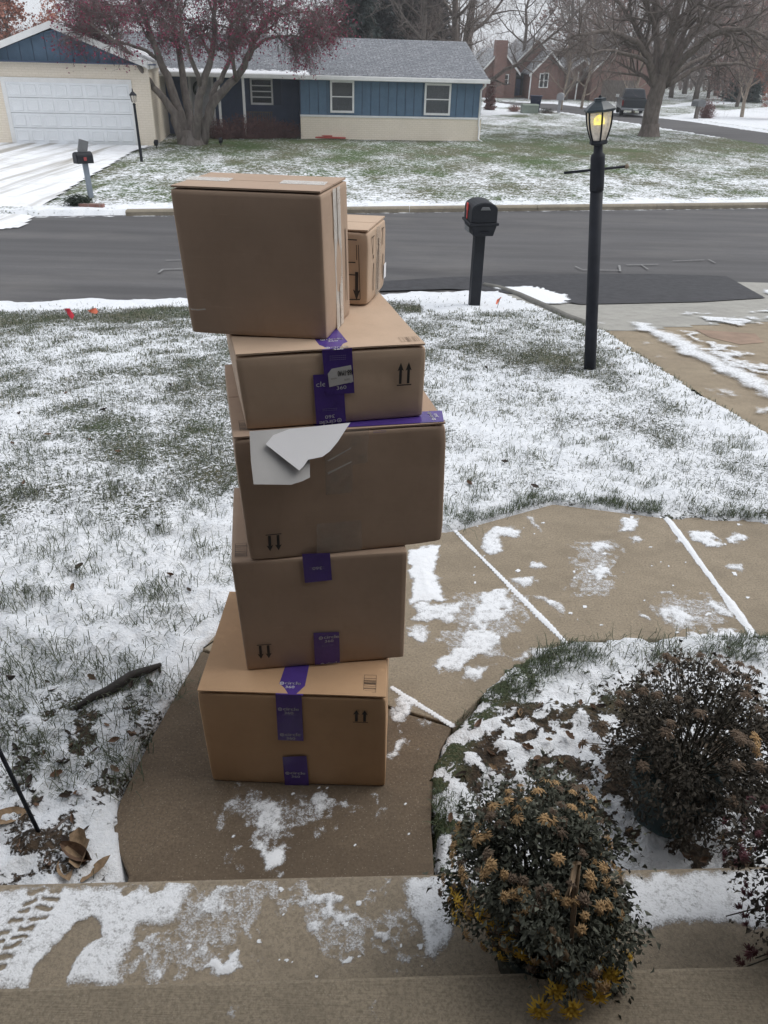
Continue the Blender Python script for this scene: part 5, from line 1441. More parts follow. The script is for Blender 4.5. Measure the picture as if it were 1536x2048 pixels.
MB().lathe([(.14, -.08), (.13, .03), (.05, .05), (.05, .38)], 10, (vx, 2.2, vz - .02)).build('vent_pipe', M_greyplast, rm, True)
# garage wing
zl = HF.on(150, 125, GY)[1]
GXM = HF.on(107, 60, GY)[0]; gzw = zl
xa0 = 2 * GXM - GX1
GX0 = xa0
apx = HF.on(107, 44, GY - .3)[1]
MB().bb(GX0, GX1, GY + .02, 6, -.3, zl).build('garage_wall', M_cream, RH)
slope = (apx - (zl - .05)) / (GX1 + .35 - GXM)
gz_at = lambda x: apx - .16 - abs(x - GXM) * slope
planks(RH, GX0 + .05, GX1 - .02, GY - .02, lambda x: zl, lambda x: max(zl + .01, gz_at(x)), .42, M_blue)
MB().prism([(GX0, GY + .01, zl), (GX1, GY + .01, zl), (GXM, GY + .01, apx - .18)], (0, 3, 0)).build('gable_core', M_bluedk, RH)
for sg in (-1, 1):
    xe = GXM + sg * (GX1 + .05 - GXM); zeg = apx - abs(xe - GXM) * slope
    p = [(GXM, GY - .42, apx), (GXM, 9, apx), (xe, 9, zeg), (xe, GY - .42, zeg)]
    if sg > 0: q = [p[3], p[2], p[1], p[0]]
    else: q = [p[2], p[3], p[0], p[1]]
    roof('garage_roof', q, 30, 12, lambda U, W: .55 + 0 * U, M_roof2, RH, .1)
    MB().prism([(GXM, GY - .46, apx + .03), (xe, GY - .46, zeg + .03), (xe, GY - .46, zeg - .17), (GXM, GY - .46, apx - .17)], (0, .035, 0)).build('rake_board', M_white, RH)
    MB().prism([(xe - .02 * sg, GY - .4, zeg + .0), (xe - .02 * sg, GY - .4, zeg - .2), (xe + .04 * sg, GY - .4, zeg - .2), (xe + .04 * sg, GY - .4, zeg + .0)], (0, 5, 0)).build('side_gutter', M_white, RH)
MB().bb(GX0 - .1, GX1 + .3, GY - .40, GY - .03, zl - .02, zl + .015).build('gable_soffit', M_bluedk, RH)
# garage door
x0, z1 = HF.on(14, 163, GY); x1, z0 = HF.on(272, 288, GY); z0 = max(z0, 0.0)
xq0 = HF.on(30, 285, GY)[0]; x0 = (x0 + xq0) / 2
MB().bb(x0 - .14, x0, GY - .03, GY + .03, z0 - .1, z1 + .14).bb(x1, x1 + .10, GY - .03, GY + .03, z0 - .1, z1 + .14).bb(x0, x1, GY - .03, GY + .03, z1, z1 + .14).build('garage_door_frame', M_white, RH)
gd = MB().bb(x0, x1, GY - .006, GY + .012, z0 - .05, z1).build('garage_door', M_garage, RH)
pw, ph_ = (x1 - x0) / 8, (z1 - z0) / 4
def panel_mesh():
    m_ = MB(); a, b_ = pw / 2 - .05, ph_ / 2 - .055
    m_.add([(-a, 0, -b_), (a, 0, -b_), (a, 0, b_), (-a, 0, b_), (-a + .03, -.022, -b_ + .03), (a - .03, -.022, -b_ + .03), (a - .03, -.022, b_ - .03), (-a + .03, -.022, b_ - .03),
            (-a + .07, -.010, -b_ + .07), (a - .07, -.010, -b_ + .07), (a - .07, -.010, b_ - .07), (-a + .07, -.010, b_ - .07)],
           [(0, 1, 5, 4), (1, 2, 6, 5), (2, 3, 7, 6), (3, 0, 4, 7), (4, 5, 9, 8), (5, 6, 10, 9), (6, 7, 11, 10), (7, 4, 8, 11), (8, 9, 10, 11)])
    return m_.mesh('panel')
pm = panel_mesh(); pm.materials.append(M_garage)
for i in range(8):
    for j in range(4):
        link('panel', pm, None, gd, (x0 + (i + .5) * pw, GY - .0065, z0 + (j + .5) * ph_))
for j in range(1, 4): MB().bb(x0, x1, GY - .010, GY - .0065, z0 + j * ph_ - .006, z0 + j * ph_ + .006).build('section_joint', M_greyplast, gd)

# small things along the house foot
def spot(px, py, label):
    p = hit(px, py, .1)
    e = empty('spotlight', p, 0, label, 'garden light', 'garden spotlights at the ranch house')
    MB().lathe([(.02, 0), (.02, .12)], 6).build('stem', M_black, e)
    MB().box((0, .02, .17), (.12, .16, .12), rotm('X', R(25))).build('head', M_black, e)
spot(313, 296, 'small black garden spotlight by the garage corner'); spot(442, 291, 'small black garden spotlight right of the crabapple trunk')
spot(712, 277, 'small garden spotlight below the left bedroom window'); spot(866, 280, 'small garden spotlight below the right bedroom window')
p = hit(655, 277, .12)
tag(MB().bb(-.75, .75, -.06, .06, 0, .07).bb(-.45, .2, -.02, .10, .07, .12).build('red_tarp', mat('faded_red_tarp', (.45, .10, .08), .7), None, bevel=.02, loc=p), 'strip of crumpled red tarp lying against the cream brick wall', 'tarp')

# ================================================================== FOLIAGE / TWIG VOLUMES
def leaf_cloud(blobs, n, size, seed, flat=.3):
    g = np.random.default_rng(seed)
    B = np.array(blobs, float); vol = B[:, 3] * B[:, 4] * B[:, 5]
    k = g.choice(len(B), n, p=vol / vol.sum())
    d = g.normal(size=(n, 3)); d /= np.linalg.norm(d, axis=1)[:, None]; d *= (g.random(n) ** .45)[:, None]
    d *= (1 + .35 * (g.random(n) - .5))[:, None]
    C_ = B[k, :3] + d * B[k, 3:6]
    a = g.normal(size=(n, 3)); a /= np.linalg.norm(a, axis=1)[:, None]
    b_ = np.cross(a, g.normal(size=(n, 3))); b_ /= np.linalg.norm(b_, axis=1)[:, None]
    s = (size * (.5 + g.random(n)))[:, None]
    V = np.stack([C_ - a * s, C_ + b_ * s * .45, C_ + a * s, C_ - b_ * s * .45], 1).reshape(-1, 3)
    return V, np.arange(n * 4).reshape(n, 4)
def sprays(starts, dirs, L, r, seed):
    """thin tapering three-sided twigs, vectorised"""
    n = len(starts); g = np.random.default_rng(seed)
    u = np.cross(dirs, g.normal(size=(n, 3))); u /= np.linalg.norm(u, axis=1)[:, None] + 1e-9
    v = np.cross(dirs, u)
    E = starts + dirs * L[:, None]; ring = []
    for k in range(3):
        t_ = 2 * math.pi * k / 3; ring.append(starts + (u * math.cos(t_) + v * math.sin(t_)) * r[:, None])
    V = np.stack(ring + [E], 1).reshape(-1, 3); o_ = np.arange(n)[:, None] * 4
    F = np.vstack([o_ + np.array([[0, 1, 3]]), o_ + np.array([[1, 2, 3]]), o_ + np.array([[2, 0, 3]])])
    return V, F
def twig_bush(name, p, size, n, label, cat, twm, lfm, seed, nl=0, ls=.03, group=None):
    g = np.random.default_rng(seed); e = empty(name, p, 0, label, cat, group)
    a = g.random(n) * 6.28; el = np.arccos(g.random(n) * .85 + .1)
    D = np.stack([np.cos(a) * np.sin(el), np.sin(a) * np.sin(el), np.cos(el)], 1)
    S = g.normal(size=(n, 3)) * np.array([size[0] * .25, size[1] * .25, .02]); S[:, 2] = 0
    D = D * np.array(size); L = np.linalg.norm(D, axis=1); D /= L[:, None]
    V, F = sprays(S, D, L * (.6 + .5 * g.random(n)), np.full(n, .008), seed)
    m2 = n * 3; k = g.integers(0, n, m2); t_ = .3 + .6 * g.random(m2)
    S2 = S[k] + D[k] * (L[k] * t_)[:, None]; D2 = D[k] + g.normal(size=(m2, 3)) * .6; D2 /= np.linalg.norm(D2, axis=1)[:, None]
    V2, F2 = sprays(S2, D2, .12 + .2 * g.random(m2) * size[2], np.full(m2, .005), seed + 1)
    tag(link('twigs', fast_mesh('twigs', np.vstack([V, V2]), np.vstack([F, F2 + len(V)])), twm, e), kind='stuff')
    if nl:
        V, F = leaf_cloud([(0, 0, size[2] * .5, size[0] * .85, size[1] * .85, size[2] * .5)], nl, ls, seed + 2)
        tag(link('foliage', fast_mesh('foliage', V, F), lfm, e), kind='stuff')
    return e
for i, (px, py, w_, h_) in enumerate(((440, 277, .75, .75), (487, 277, .8, .95), (530, 276, .85, .85), (575, 275, .75, .65))):
    twig_bush('bare_shrub', hit(px, py, .1), (w_, .6, h_), 260, ('leftmost reddish bare shrub before the ranch house porch', 'tall reddish bare shrub in front of the porch post', 'reddish bare shrub below the porch window', 'low reddish bare shrub at the blue wall corner')[i], 'shrub', M_redshrub, M_redshrub, 50 + i, 900, .035, 'shrubs along the ranch house porch')
twig_bush('evergreen_tuft', hit(160, 412, .1), (.35, .2, .22), 90, 'small dark tuft of plants beside the far mailbox post', 'shrub', M_hedge, M_hedge, 61, 500, .03)

# ================================================================== BRICK HOUSE BEYOND
bo = hit(1000, 197, .05)
BF = Frame(bo, R(6)); BH = empty('brick_house', bo, BF.yaw, 'large red brick house with steep snowy gables beyond the lawn', 'house')
def bx(px, y): return BF.on(px, 190, y)[0]
def bz(px, py, y): return BF.on(px, py, y)[1]
def gabled(x0, x1, y0, y1, zw, za, xm=None, ov=.35):
    xm = (x0 + x1) / 2 if xm is None else xm
    MB().prism([(x0, y0, -.8), (x1, y0, -.8), (x1, y0, zw), (xm, y0, za), (x0, y0, zw)], (0, y1 - y0, 0)).build('wall', M_brick, BH)
    for sg, xe in ((-1, x0), (1, x1)):
        dx = abs(xm - xe); k = ov / max(dx, .1); xo = xe + sg * ov; zo = zw - (za - zw) * k
        p = [(xm, y0 - .3, za + .12), (xm, y1 + .2, za + .12), (xo, y1 + .2, zo + .12), (xo, y0 - .3, zo + .12)]
        roof('roof', [p[3], p[2], p[1], p[0]] if sg > 0 else [p[2], p[3], p[0], p[1]], 12, 10, lambda U, W: .42 + 0 * U, M_roof2, BH, .12)
        MB().prism([(xm, y0 - .34, za + .10), (xo, y0 - .34, zo + .10), (xo, y0 - .34, zo - .12), (xm, y0 - .34, za - .12)], (0, .03, 0)).build('rake_board', M_white, BH)
y_a, y_b, y_c = 0.0, 2.0, -1.2
ZW = bz(1040, 140, 0)
gabled(bx(962, y_a), bx(1028, y_a), y_a, 9, ZW, bz(997, 98, y_a))
gabled(bx(1012, y_b), bx(1118, y_b), y_b, 11, ZW, bz(1070, 78, y_b))
gabled(bx(1060, y_c), bx(1124, y_c), y_c, 8, bz(1060, 142, y_c), bz(1097, 104, y_c))
gabled(bx(1120, 1.0), bx(1196, 1.0), 1.0, 10, bz(1150, 150, 1), bz(1150, 118, 1))
gabled(bx(1180, -1.5), bx(1300, -1.5), -1.5, 8, bz(1240, 140, -1.5), bz(1246, 70, -1.5))
MB().bb(bx(984, -.5), bx(1007, -.5), -.5, .4, -.8, bz(995, 80, -.5)).build('chimney', M_brick, BH)
def bwin(tl, br, y, n=2, name='window'): return window(BH, tl, br, y, n - 1, False, .09, name, BF)
bwin((1005, 148), (1016, 170), -.02, 2); bwin((1080, 146), (1087, 176), y_c - .02, 2); bwin((1088, 145), (1095, 176), y_c - .02, 2)
x0, z1 = BF.on(1025, 146, y_b - .03); x1, z0 = BF.on(1044, 191, y_b - .03)
n_ = [(x0, z0), (x1, z0)] + [((x0 + x1) / 2 + (x1 - x0) / 2 * math.cos(a), z1 - .35 + .45 * math.sin(a)) for a in np.linspace(0, math.pi, 8)]
MB().prism([(a, y_b - .05, b_) for a, b_ in n_], (0, .04, 0)).build('entry_arch', M_dark, BH)
MB().bb(x0 + .45, x1 - .3, y_b - .09, y_b - .055, z0, z1 - .5).build('entry_door', M_bluedk, BH)
for px_ in (1058, 1151): xx = bx(px_, y_c - .1); MB().bb(xx - .05, xx + .05, y_c - .16, y_c - .06, -.6, bz(px_, 143, y_c)).build('downspout', M_white, BH)
x0, z1 = BF.on(1206, 160, -1.52); x1, z0 = BF.on(1270, 200, -1.52)
MB().bb(x0, x1, -1.56, -1.52, -.6, z1).build('garage_door', M_bark, BH)
def hedge(px0, px1, py, h, dep, label, seed):
    A = hit(px0, py, .1); B = hit(px1, py, .1); c_ = (A + B) / 2; L = np.hypot(*(B - A)[:2])
    e = empty('hedge', c_, 0, label, 'hedge')
    bl = [(x, 0, h * .5, .5, dep, h * .55) for x in np.linspace(-L / 2, L / 2, max(3, int(L / .7)))]
    V, F = leaf_cloud(bl, int(900 * L), .06, seed); V[:, 2] = np.maximum(V[:, 2], 0)
    tag(link('foliage', fast_mesh('foliage', V, F), M_hedge, e), kind='stuff')
    MB().bb(-L / 2, L / 2, -dep * .5, dep * .5, 0, h * .75).build('core', M_hedge, e)
hedge(1060, 1117, 195, 1.1, .5, 'dark clipped hedge below the brick house windows', 71)
hedge(1000, 1024, 194, 1.0, .5, 'short dark hedge left of the brick house entrance', 72)
hedge(1185, 1232, 199, 1.4, .6, 'dark hedge behind the lamp head before the brick garage', 73)
hedge(1262, 1306, 199, 1.5, .6, 'dark hedge behind the parked truck', 74)
def column(px, py, h, r, m_, label, seed):
    p = hit(px, py, .1); e = empty('columnar_shrub', p, 0, label, 'shrub')
    V, F = leaf_cloud([(0, 0, h * (i + .5) / 6, r * (1.1 - .08 * i), r, h / 9) for i in range(6)], 2600, .07, seed); V[:, 2] = np.maximum(V[:, 2], 0)
    tag(link('foliage', fast_mesh('foliage', V, F), m_, e), kind='stuff'); MB().lathe([(.08, 0), (.05, h * .8)], 6).build('stem', M_barkb, e)
column(979, 220, 2.1, .42, M_redshrub, 'dark reddish columnar shrub right of the ranch house corner', 81)

# bin, utility box, mailboxes
def taper_box(w0, d0, w1, d1, h, z=0): return [(-w0 / 2, -d0 / 2, z), (w0 / 2, -d0 / 2, z), (w0 / 2, d0 / 2, z), (-w0 / 2, d0 / 2, z), (-w1 / 2, -d1 / 2, z + h), (w1 / 2, -d1 / 2, z + h), (w1 / 2, d1 / 2, z + h), (-w1 / 2, d1 / 2, z + h)]
BOXF = [(3, 2, 1, 0), (4, 5, 6, 7), (0, 1, 5, 4), (1, 2, 6, 5), (2, 3, 7, 6), (3, 0, 4, 7)]
p = hit(1069, 226, .08); e = empty('wheeled_bin', p, R(-10), 'navy blue wheeled bin by the green utility box', 'bin')
M_navy = mat('navy_plastic', (.012, .02, .05), .5, .1)
MB().add(taper_box(.55, .55, .78, .75, .95, .05), BOXF).build('body', M_navy, e, bevel=.03)
MB().box((0, 0, 1.04), (.84, .82, .07)).build('lid', M_navy, e, bevel=.02)
for sx in (-.3, .3): MB().lathe([(.11, -.03), (.11, .03)], 12).build('wheel', M_black, e, loc=(sx, .28, .11)).rotation_euler = (0, R(90), 0)
p = hit(1058, 227, .08); e = empty('utility_box', p, R(5), 'pale green utility cabinet on the lawn before the navy bin', 'utility box')
M_util = mat('pale_green_steel', (.22, .26, .22), .6, .08)
MB().bb(-.55, .55, -.35, .35, 0, .5).build('cabinet', M_util, e, bevel=.02); MB().add(taper_box(1.16, .76, 1.05, .6, .08, .501), BOXF).build('lid', M_util, e)
p = hit(1117, 226, .08); e = empty('mailbox', p, R(-15), 'pale grey mailbox post at the far bend of the cross street', 'mailbox')
M_pale = mat('pale_grey_wood', (.35, .35, .37), .7, .1)
MB().bb(-.10, .10, -.1, .1, 0, .8).build('post', M_pale, e); MB().prism([(x * 2.4, -.3, .801 + (z - .82) * 1.9) for x, z in arc2], (0, .6, 0)).build('body', M_pale, e)
p = hit(1391, 238, .08); e = empty('mailbox', p, R(20), 'grey mailbox leaning on a brown bush beside the cross street', 'mailbox')
MB().bb(-.10, .10, -.1, .1, 0, .75).build('post', M_bark, e); MB().prism([(x * 3, -.35, .751 + (z - .82) * 1.7) for x, z in arc2], (0, .7, 0)).build('body', M_greyplast, e)
twig_bush('bare_shrub', hit(1410, 237, .08), (.62, .5, 1.15), 240, 'round brown bush beside the grey mailbox on the cross street', 'shrub', M_redshrub, M_redshrub, 91, 1100, .05)
twig_bush('bare_shrub', hit(1028, 224, .08), (.5, .4, .45), 120, 'low brown shrub left of the pale green utility cabinet', 'shrub', M_rustd, M_rustd, 92, 300, .05)
twig_bush('bare_shrub', hit(1092, 227, .08), (.6, .4, .35), 120, 'low snowy weeds right of the navy bin', 'shrub', M_twig, M_hedge, 93, 200, .05)
p = hit(1427, 190, .08); tag(MB().bb(-.11, .11, -.1, .1, 0, 1.3).build('marker_post', M_white, None, loc=p), 'white marker post in the far field at the wood edge', 'post')

# ================================================================== PICKUP TRUCK
tp_ = hit(1268, 234, .06); TF = Frame(tp_, R(-10))
wpx = TF.on(1299, 215, 0)[0] - TF.on(1237, 215, 0)[0]; k = wpx / 2.1
TR_ = empty('pickup_truck', tp_, R(-10), 'dark pickup truck parked on the cross street, seen from behind', 'truck')
TR_.scale = (k, k, k * .84)
M_tr = mat('truck_paint', (.022, .028, .035), .3, .1, 3, 0, 60, 0, .5)
MB().bb(-.98, .98, .0, 2.1, .55, 1.15).bb(-.98, -.86, .02, 2.1, 1.15, 1.28).bb(.86, .98, .02, 2.1, 1.15, 1.28).build('bed', M_tr, TR_, bevel=.03)
MB().bb(-.85, .85, -.04, .0, .62, 1.27).build('tailgate', M_tr, TR_, bevel=.02)
MB().bb(-.98, .98, 2.12, 4.0, .5, 1.25).bb(-.97, .97, 4.01, 5.4, .5, 1.2).build('body', M_tr, TR_, bevel=.05)
MB().prism([(-.84, 2.15, 1.25), (.84, 2.15, 1.25), (.66, 2.35, 1.98), (-.66, 2.35, 1.98)], (0, 1.5, 0)).build('cab', M_tr, TR_, bevel=.05)
MB().add([(-.70, 2.155, 1.34), (.70, 2.155, 1.34), (.58, 2.31, 1.86), (-.58, 2.31, 1.86)], [(0, 1, 2, 3)]).build('rear_window', mat('dark_glass', (.03, .035, .045), .08, .1), TR_)
bpp = MB().bb(-.98, .98, -.18, -.045, .48, .66).build('bumper', mat('dull_chrome', (.30, .31, .33), .35, .1, 5, 0, 60, .8), TR_, bevel=.03)
MB().bb(-.16, .16, -.19, -.182, .52, .62).build('number_plate', M_white, bpp)
for sx in (-1, 1):
    MB().bb(sx * .97, sx * .865, -.03, .0, .82, 1.2).build('tail_light', mat('tail_red', (.20, .01, .012), .3), TR_)
    MB().bb(sx * 1.0, sx * 1.24, 3.25, 3.35, 1.28, 1.52).build('wing_mirror', M_white if sx < 0 else M_black, TR_, bevel=.03)
    for yw in (.95, 4.5):
        wh = MB().lathe([(.26, -.13), (.38, -.12), (.40, 0), (.38, .12), (.26, .13)], 18).build('wheel', M_black, TR_, True); wh.location = (sx * .84, yw, .40); wh.rotation_euler = (0, R(90), 0)
        MB().lathe([(.03, -.10), (.24, -.11), (.24, .11), (.03, .10)], 12).build('rim', M_greyplast, wh)

# ================================================================== TREES
class Tree:
    def __init__(s, seed): s.g = np.random.default_rng(seed); s.m = MB(); s.pts = []; s.seed = seed
    def limb(s, pts, r0, r1, n=7):
        pts = np.asarray(pts, float); k = len(pts)
        # resample with a smooth curve and a little wobble
        t = np.linspace(0, k - 1, (k - 1) * 3 + 1); Q = np.stack([np.interp(t, range(k), pts[:, i]) for i in range(3)], 1)
        for _ in range(2): Q[1:-1] = (Q[:-2] + 2 * Q[1:-1] + Q[2:]) / 4
        L = np.linalg.norm(np.diff(Q, axis=0), axis=1).sum()
        Q[1:-1] += s.g.normal(size=(len(Q) - 2, 3)) * L * .006
        rad = np.linspace(r0, r1, len(Q)); s.m.tube(Q, rad, n)
        return Q, rad
    def sub(s, Q, rad, n, L, spread, up, lvl, droop=0.0, t0=.25):
        """grow n side branches off a limb, recursively"""
        g = s.g
        for i in range(n):
            t = t0 + (1 - t0) * (i + g.random()) / n; f = t * (len(Q) - 1); j = min(int(f), len(Q) - 2); p = Q[j] + (Q[j + 1] - Q[j]) * (f - j)
            d = Q[j + 1] - Q[j]; d /= np.linalg.norm(d) + 1e-9
            v = g.normal(size=3); v -= d * (v @ d); v /= np.linalg.norm(v)
            dr = d * (1 - spread) + v * spread + np.array([0, 0, up]); dr /= np.linalg.norm(dr)
            l = L * (.6 + .6 * g.random()) * (1.15 - .5 * t); r = min(rad[j] * .62, .05 * l + .004)
            k = 5; P_ = [p]; cur = dr.copy()
            for a in range(k - 1):
                cur = cur + g.normal(size=3) * .16 + np.array([0, 0, up * .25 - droop * (a / k)]); cur /= np.linalg.norm(cur)
                P_.append(P_[-1] + cur * l / (k - 1))
            P_ = np.array(P_); rr = np.linspace(r, max(.004, r * .3), k)
            s.m.tube(P_, rr, 5 if r > .03 else 3, False)
            s.pts.append((P_, rr))
            if lvl > 0: s.sub(P_, rr, max(2, int(n * .7)), L * .55, spread, up * .8, lvl - 1, droop, .2)
    def twigs(s, per, L, r, up, droop, lv2=3):
        g = s.g; S = []; D = []
        for P_, rr in s.pts:
            n = per; t = g.random(n) * (len(P_) - 1.001); j = t.astype(int)
            S.append(P_[j] + (P_[j + 1] - P_[j]) * (t - j)[:, None]); d = P_[j + 1] - P_[j]; D.append(d / (np.linalg.norm(d, axis=1)[:, None] + 1e-9))
        S = np.vstack(S); D = np.vstack(D); n = len(S)
        D = D * .8 + g.normal(size=(n, 3)) * .55 + np.array([0, 0, up - droop]); D /= np.linalg.norm(D, axis=1)[:, None]
        Ls = L * (.5 + g.random(n)); V, F = sprays(S, D, Ls, np.full(n, r), s.seed)
        m2 = n * lv2; k = g.integers(0, n, m2); t_ = .25 + .7 * g.random(m2)
        S2 = S[k] + D[k] * (Ls[k] * t_)[:, None]; D2 = D[k] * .8 + g.normal(size=(m2, 3)) * .6 + np.array([0, 0, up * .6 - droop]); D2 /= np.linalg.norm(D2, axis=1)[:, None]
        L2 = L * .55 * (.4 + g.random(m2)); V2, F2 = sprays(S2, D2, L2, np.full(m2, r * .65), s.seed + 1)
        s.ends = np.vstack([S + D * Ls[:, None], S2 + D2 * L2[:, None]])
        return np.vstack([V, V2]), np.vstack([F, F2 + len(V)])
def quads_at(C_, size, seed, drop=.0):
    g = np.random.default_rng(seed); n = len(C_)
    C_ = C_ + g.normal(size=(n, 3)) * size * 1.2; C_[:, 2] -= drop * g.random(n)
    a = g.normal(size=(n, 3)); a /= np.linalg.norm(a, axis=1)[:, None]; b_ = np.cross(a, g.normal(size=(n, 3))); b_ /= np.linalg.norm(b_, axis=1)[:, None]
    s = (size * (.5 + g.random(n)))[:, None]
    V = np.stack([C_ - a * s, C_ + b_ * s * .7, C_ + a * s, C_ - b_ * s * .7], 1).reshape(-1, 3)
    return V, np.arange(n * 4).reshape(n, 4)

# ---- crabapple in front of the ranch house
cb = hit(385, 288, .1); CY = cb[1]
CT = empty('crabapple_tree', cb, 0, 'multi-trunked crabapple tree full of dark red berries before the ranch house', 'tree')
T = Tree(3)
def at(px, py, dy): return PY(px, py, CY + dy) - cb
CL = [([(366, 290, 0), (352, 235, -.1), (335, 205, -.2), (305, 172, -.5), (268, 160, -.7)], .20, .07), ([(305, 172, -.5), (285, 140, -.9), (262, 108, -1.3), (215, 70, -1.7), (170, 40, -2)], .10, .03),
      ([(374, 290, .1), (360, 220, .2), (340, 170, .3), (318, 120, .4), (300, 60, .6), (270, -20, .8), (230, -90, 1)], .20, .05), ([(384, 291, .2), (376, 220, .6), (366, 150, 1.0), (350, 70, 1.3), (340, -40, 1.6)], .19, .06),
      ([(394, 291, -.1), (396, 230, -.4), (400, 170, -.8), (425, 110, -1.1), (432, 40, -1.4), (430, -60, -1.6)], .18, .05), ([(404, 290, 0), (412, 232, .1), (438, 190, .2), (472, 160, .3), (496, 122, .4), (505, 70, .5), (540, 30, .7), (590, 0, .9), (640, -20, 1)], .19, .04),
      ([(420, 222, .1), (428, 175, .5), (448, 150, .8), (466, 105, 1.1), (478, 40, 1.3), (490, -60, 1.6)], .11, .04), ([(497, 120, .4), (512, 88, .2), (545, 74, 0), (585, 70, -.3), (612, 80, -.5)], .07, .02),
      ([(318, 120, .4), (285, 95, .2), (240, 85, -.2), (195, 90, -.5), (160, 60, -.6)], .07, .02), ([(400, 170, -.8), (380, 110, -1.5), (360, 50, -2.2), (350, -30, -2.6)], .09, .03), ([(472, 160, .3), (462, 110, -.6), (455, 50, -1.4), (520, 0, -2)], .08, .03),
      ([(505, 70, .5), (560, 30, 1.4), (620, 20, 2), (660, 30, 2.2)], .06, .02), ([(350, 70, 1.3), (300, 20, 1.8), (240, 10, 2), (180, 20, 2.2)], .07, .02)]
for pts, r0, r1 in CL:
    Q, rad = T.limb([at(*p) for p in pts], r0, r1, 9)
    T.sub(Q, rad, 8 if r1 != .07 or r0 < .15 else 0, 1.25, .62, .16, 1, .10, .55)
MB().lathe([(.62, -.06), (.50, .04), (.40, .25), (.36, .45)], 12).build('root_flare', M_bark, CT, True)
T.m.build('trunk', M_bark, CT, True)
V, F = T.twigs(13, .55, .009, .05, .32, 3)
tag(link('twigs', fast_mesh('twigs', V, F), M_twigred, CT), kind='stuff')
hi_ = T.ends[T.ends[:, 2] > 2.15]
V, F = quads_at(hi_[T.g.integers(0, len(hi_), 17000)], .034, 5, .12)
cr = tag(link('berries', fast_mesh('berries', V, F), M_berry, CT), kind='stuff')

# ---- large bare tree on the corner
bb_ = hit(1296, 272, .1); BY = bb_[1]
BT = empty('bare_tree', bb_, 0, 'big bare spreading tree on the corner lawn right of the lamp', 'tree')
T = Tree(9)
def at(px, py, dy): return PY(px, py, BY + dy) - bb_
Q, rad = T.limb([at(1296, 274, 0), at(1300, 240, 0), at(1308, 205, 0), at(1318, 170, 0), at(1322, 148, 0)], .40, .33, 12)
MB().lathe([(.75, -.08), (.54, .05), (.45, .3), (.40, .6)], 14, tuple(at(1297, 274, 0))).build('root_flare', M_barkb, BT, True)
BL_ = [([(1312, 180, 0), (1304, 140, -.3), (1292, 105, -.6), (1270, 78, -1), (1225, 62, -1.6), (1170, 64, -2.2), (1130, 82, -2.6)], .20, .04), ([(1312, 175, 0), (1298, 120, .4), (1284, 72, .8), (1255, 30, 1.2), (1230, -10, 1.6)], .22, .05),
       ([(1318, 165, 0), (1317, 110, .2), (1312, 50, .5), (1308, -20, .7), (1300, -120, 1)], .25, .07), ([(1324, 165, 0), (1336, 105, -.4), (1350, 40, -.8), (1360, -30, -1), (1375, -130, -1.2)], .27, .08),
       ([(1328, 165, 0), (1352, 115, .3), (1388, 60, .6), (1430, 25, 1), (1480, -5, 1.4), (1540, -40, 2)], .22, .05), ([(1330, 168, 0), (1372, 110, -.6), (1420, 70, -1.2), (1470, 55, -1.8), (1515, 60, -2.2), (1560, 95, -2.6)], .20, .04),
       ([(1332, 172, 0), (1380, 140, .8), (1430, 128, 1.6), (1475, 126, 2.2), (1530, 140, 3)], .13, .03), ([(1306, 172, 0), (1285, 150, .5), (1262, 138, 1), (1235, 125, 1.5)], .12, .03), ([(1326, 150, 0), (1368, 70, 1.2), (1395, 0, 2.2), (1420, -80, 3)], .18, .05),
       ([(1300, 130, -.3), (1262, 110, -1.4), (1215, 100, -2.4), (1170, 108, -3.2), (1150, 122, -3.6)], .10, .02), ([(1350, 40, -.8), (1400, 10, -2), (1440, -50, -3)], .10, .03), ([(1330, 160, 0), (1400, 112, 2), (1470, 90, 4), (1540, 70, 5.5)], .12, .03)]
for pts, r0, r1 in BL_:
    q, rr = T.limb([at(*p) for p in pts], r0, r1, 8)
    T.sub(q, rr, 9, 2.4, .55, .10, 1, .05, .3)
T.m.build('trunk', M_barkb, BT, True)
V, F = T.twigs(5, .95, .0065, .05, .06, 2)
tag(link('twigs', fast_mesh('twigs', V, F), M_twig, BT), kind='stuff')

# ---- background trees: prototypes, then placed copies
def proto(name, seed, h, crown0, nl, spread, twm, barkm, leaves=None, nleaf=0, lsize=.12, multi=False, label='', twn=6):
    e = empty(name, (0, 0, 0), 0, label, 'tree'); T = Tree(seed); g = T.g
    trunk, rad = T.limb([(0, 0, -.3), (g.normal() * .1, g.normal() * .1, h * .3), (g.normal() * .3, g.normal() * .3, h * .65), (g.normal() * .5, g.normal() * .5, h)], h * .022, h * .004, 7)
    for i in range(nl):
        t = crown0 + (.95 - crown0) * (i + g.random() * .8) / nl; f = t * (len(trunk) - 1); j = int(f); p = trunk[j]
        a = i * 2.4 + g.random(); L = h * (.52 - .38 * t) * (.8 + .4 * g.random()); el = .25 + .75 * t
        d = np.array([math.cos(a) * math.cos(el), math.sin(a) * math.cos(el), math.sin(el)]); up = np.array([0, 0, 1])
        P_ = [p, p + d * L * .35, p + d * L * .7 + up * L * .10, p + d * L + up * L * .22]
        q, rr = T.limb(P_, rad[j] * .55, .02, 5)
        T.sub(q, rr, 6, L * .45, spread, .15, 1, .02, .2)
    T.m.build('trunk', barkm, e, True)
    V, F = T.twigs(twn, h * .065, h * .0008, .12, 0, 2)
    tag(link('twigs', fast_mesh('twigs', V, F), twm, e), kind='stuff')
    if leaves:
        V, F = quads_at(T.ends[g.integers(0, len(T.ends), nleaf)], lsize, seed, .1)
        tag(link('crown', fast_mesh('crown', V, F), leaves, e), kind='stuff')
    return e
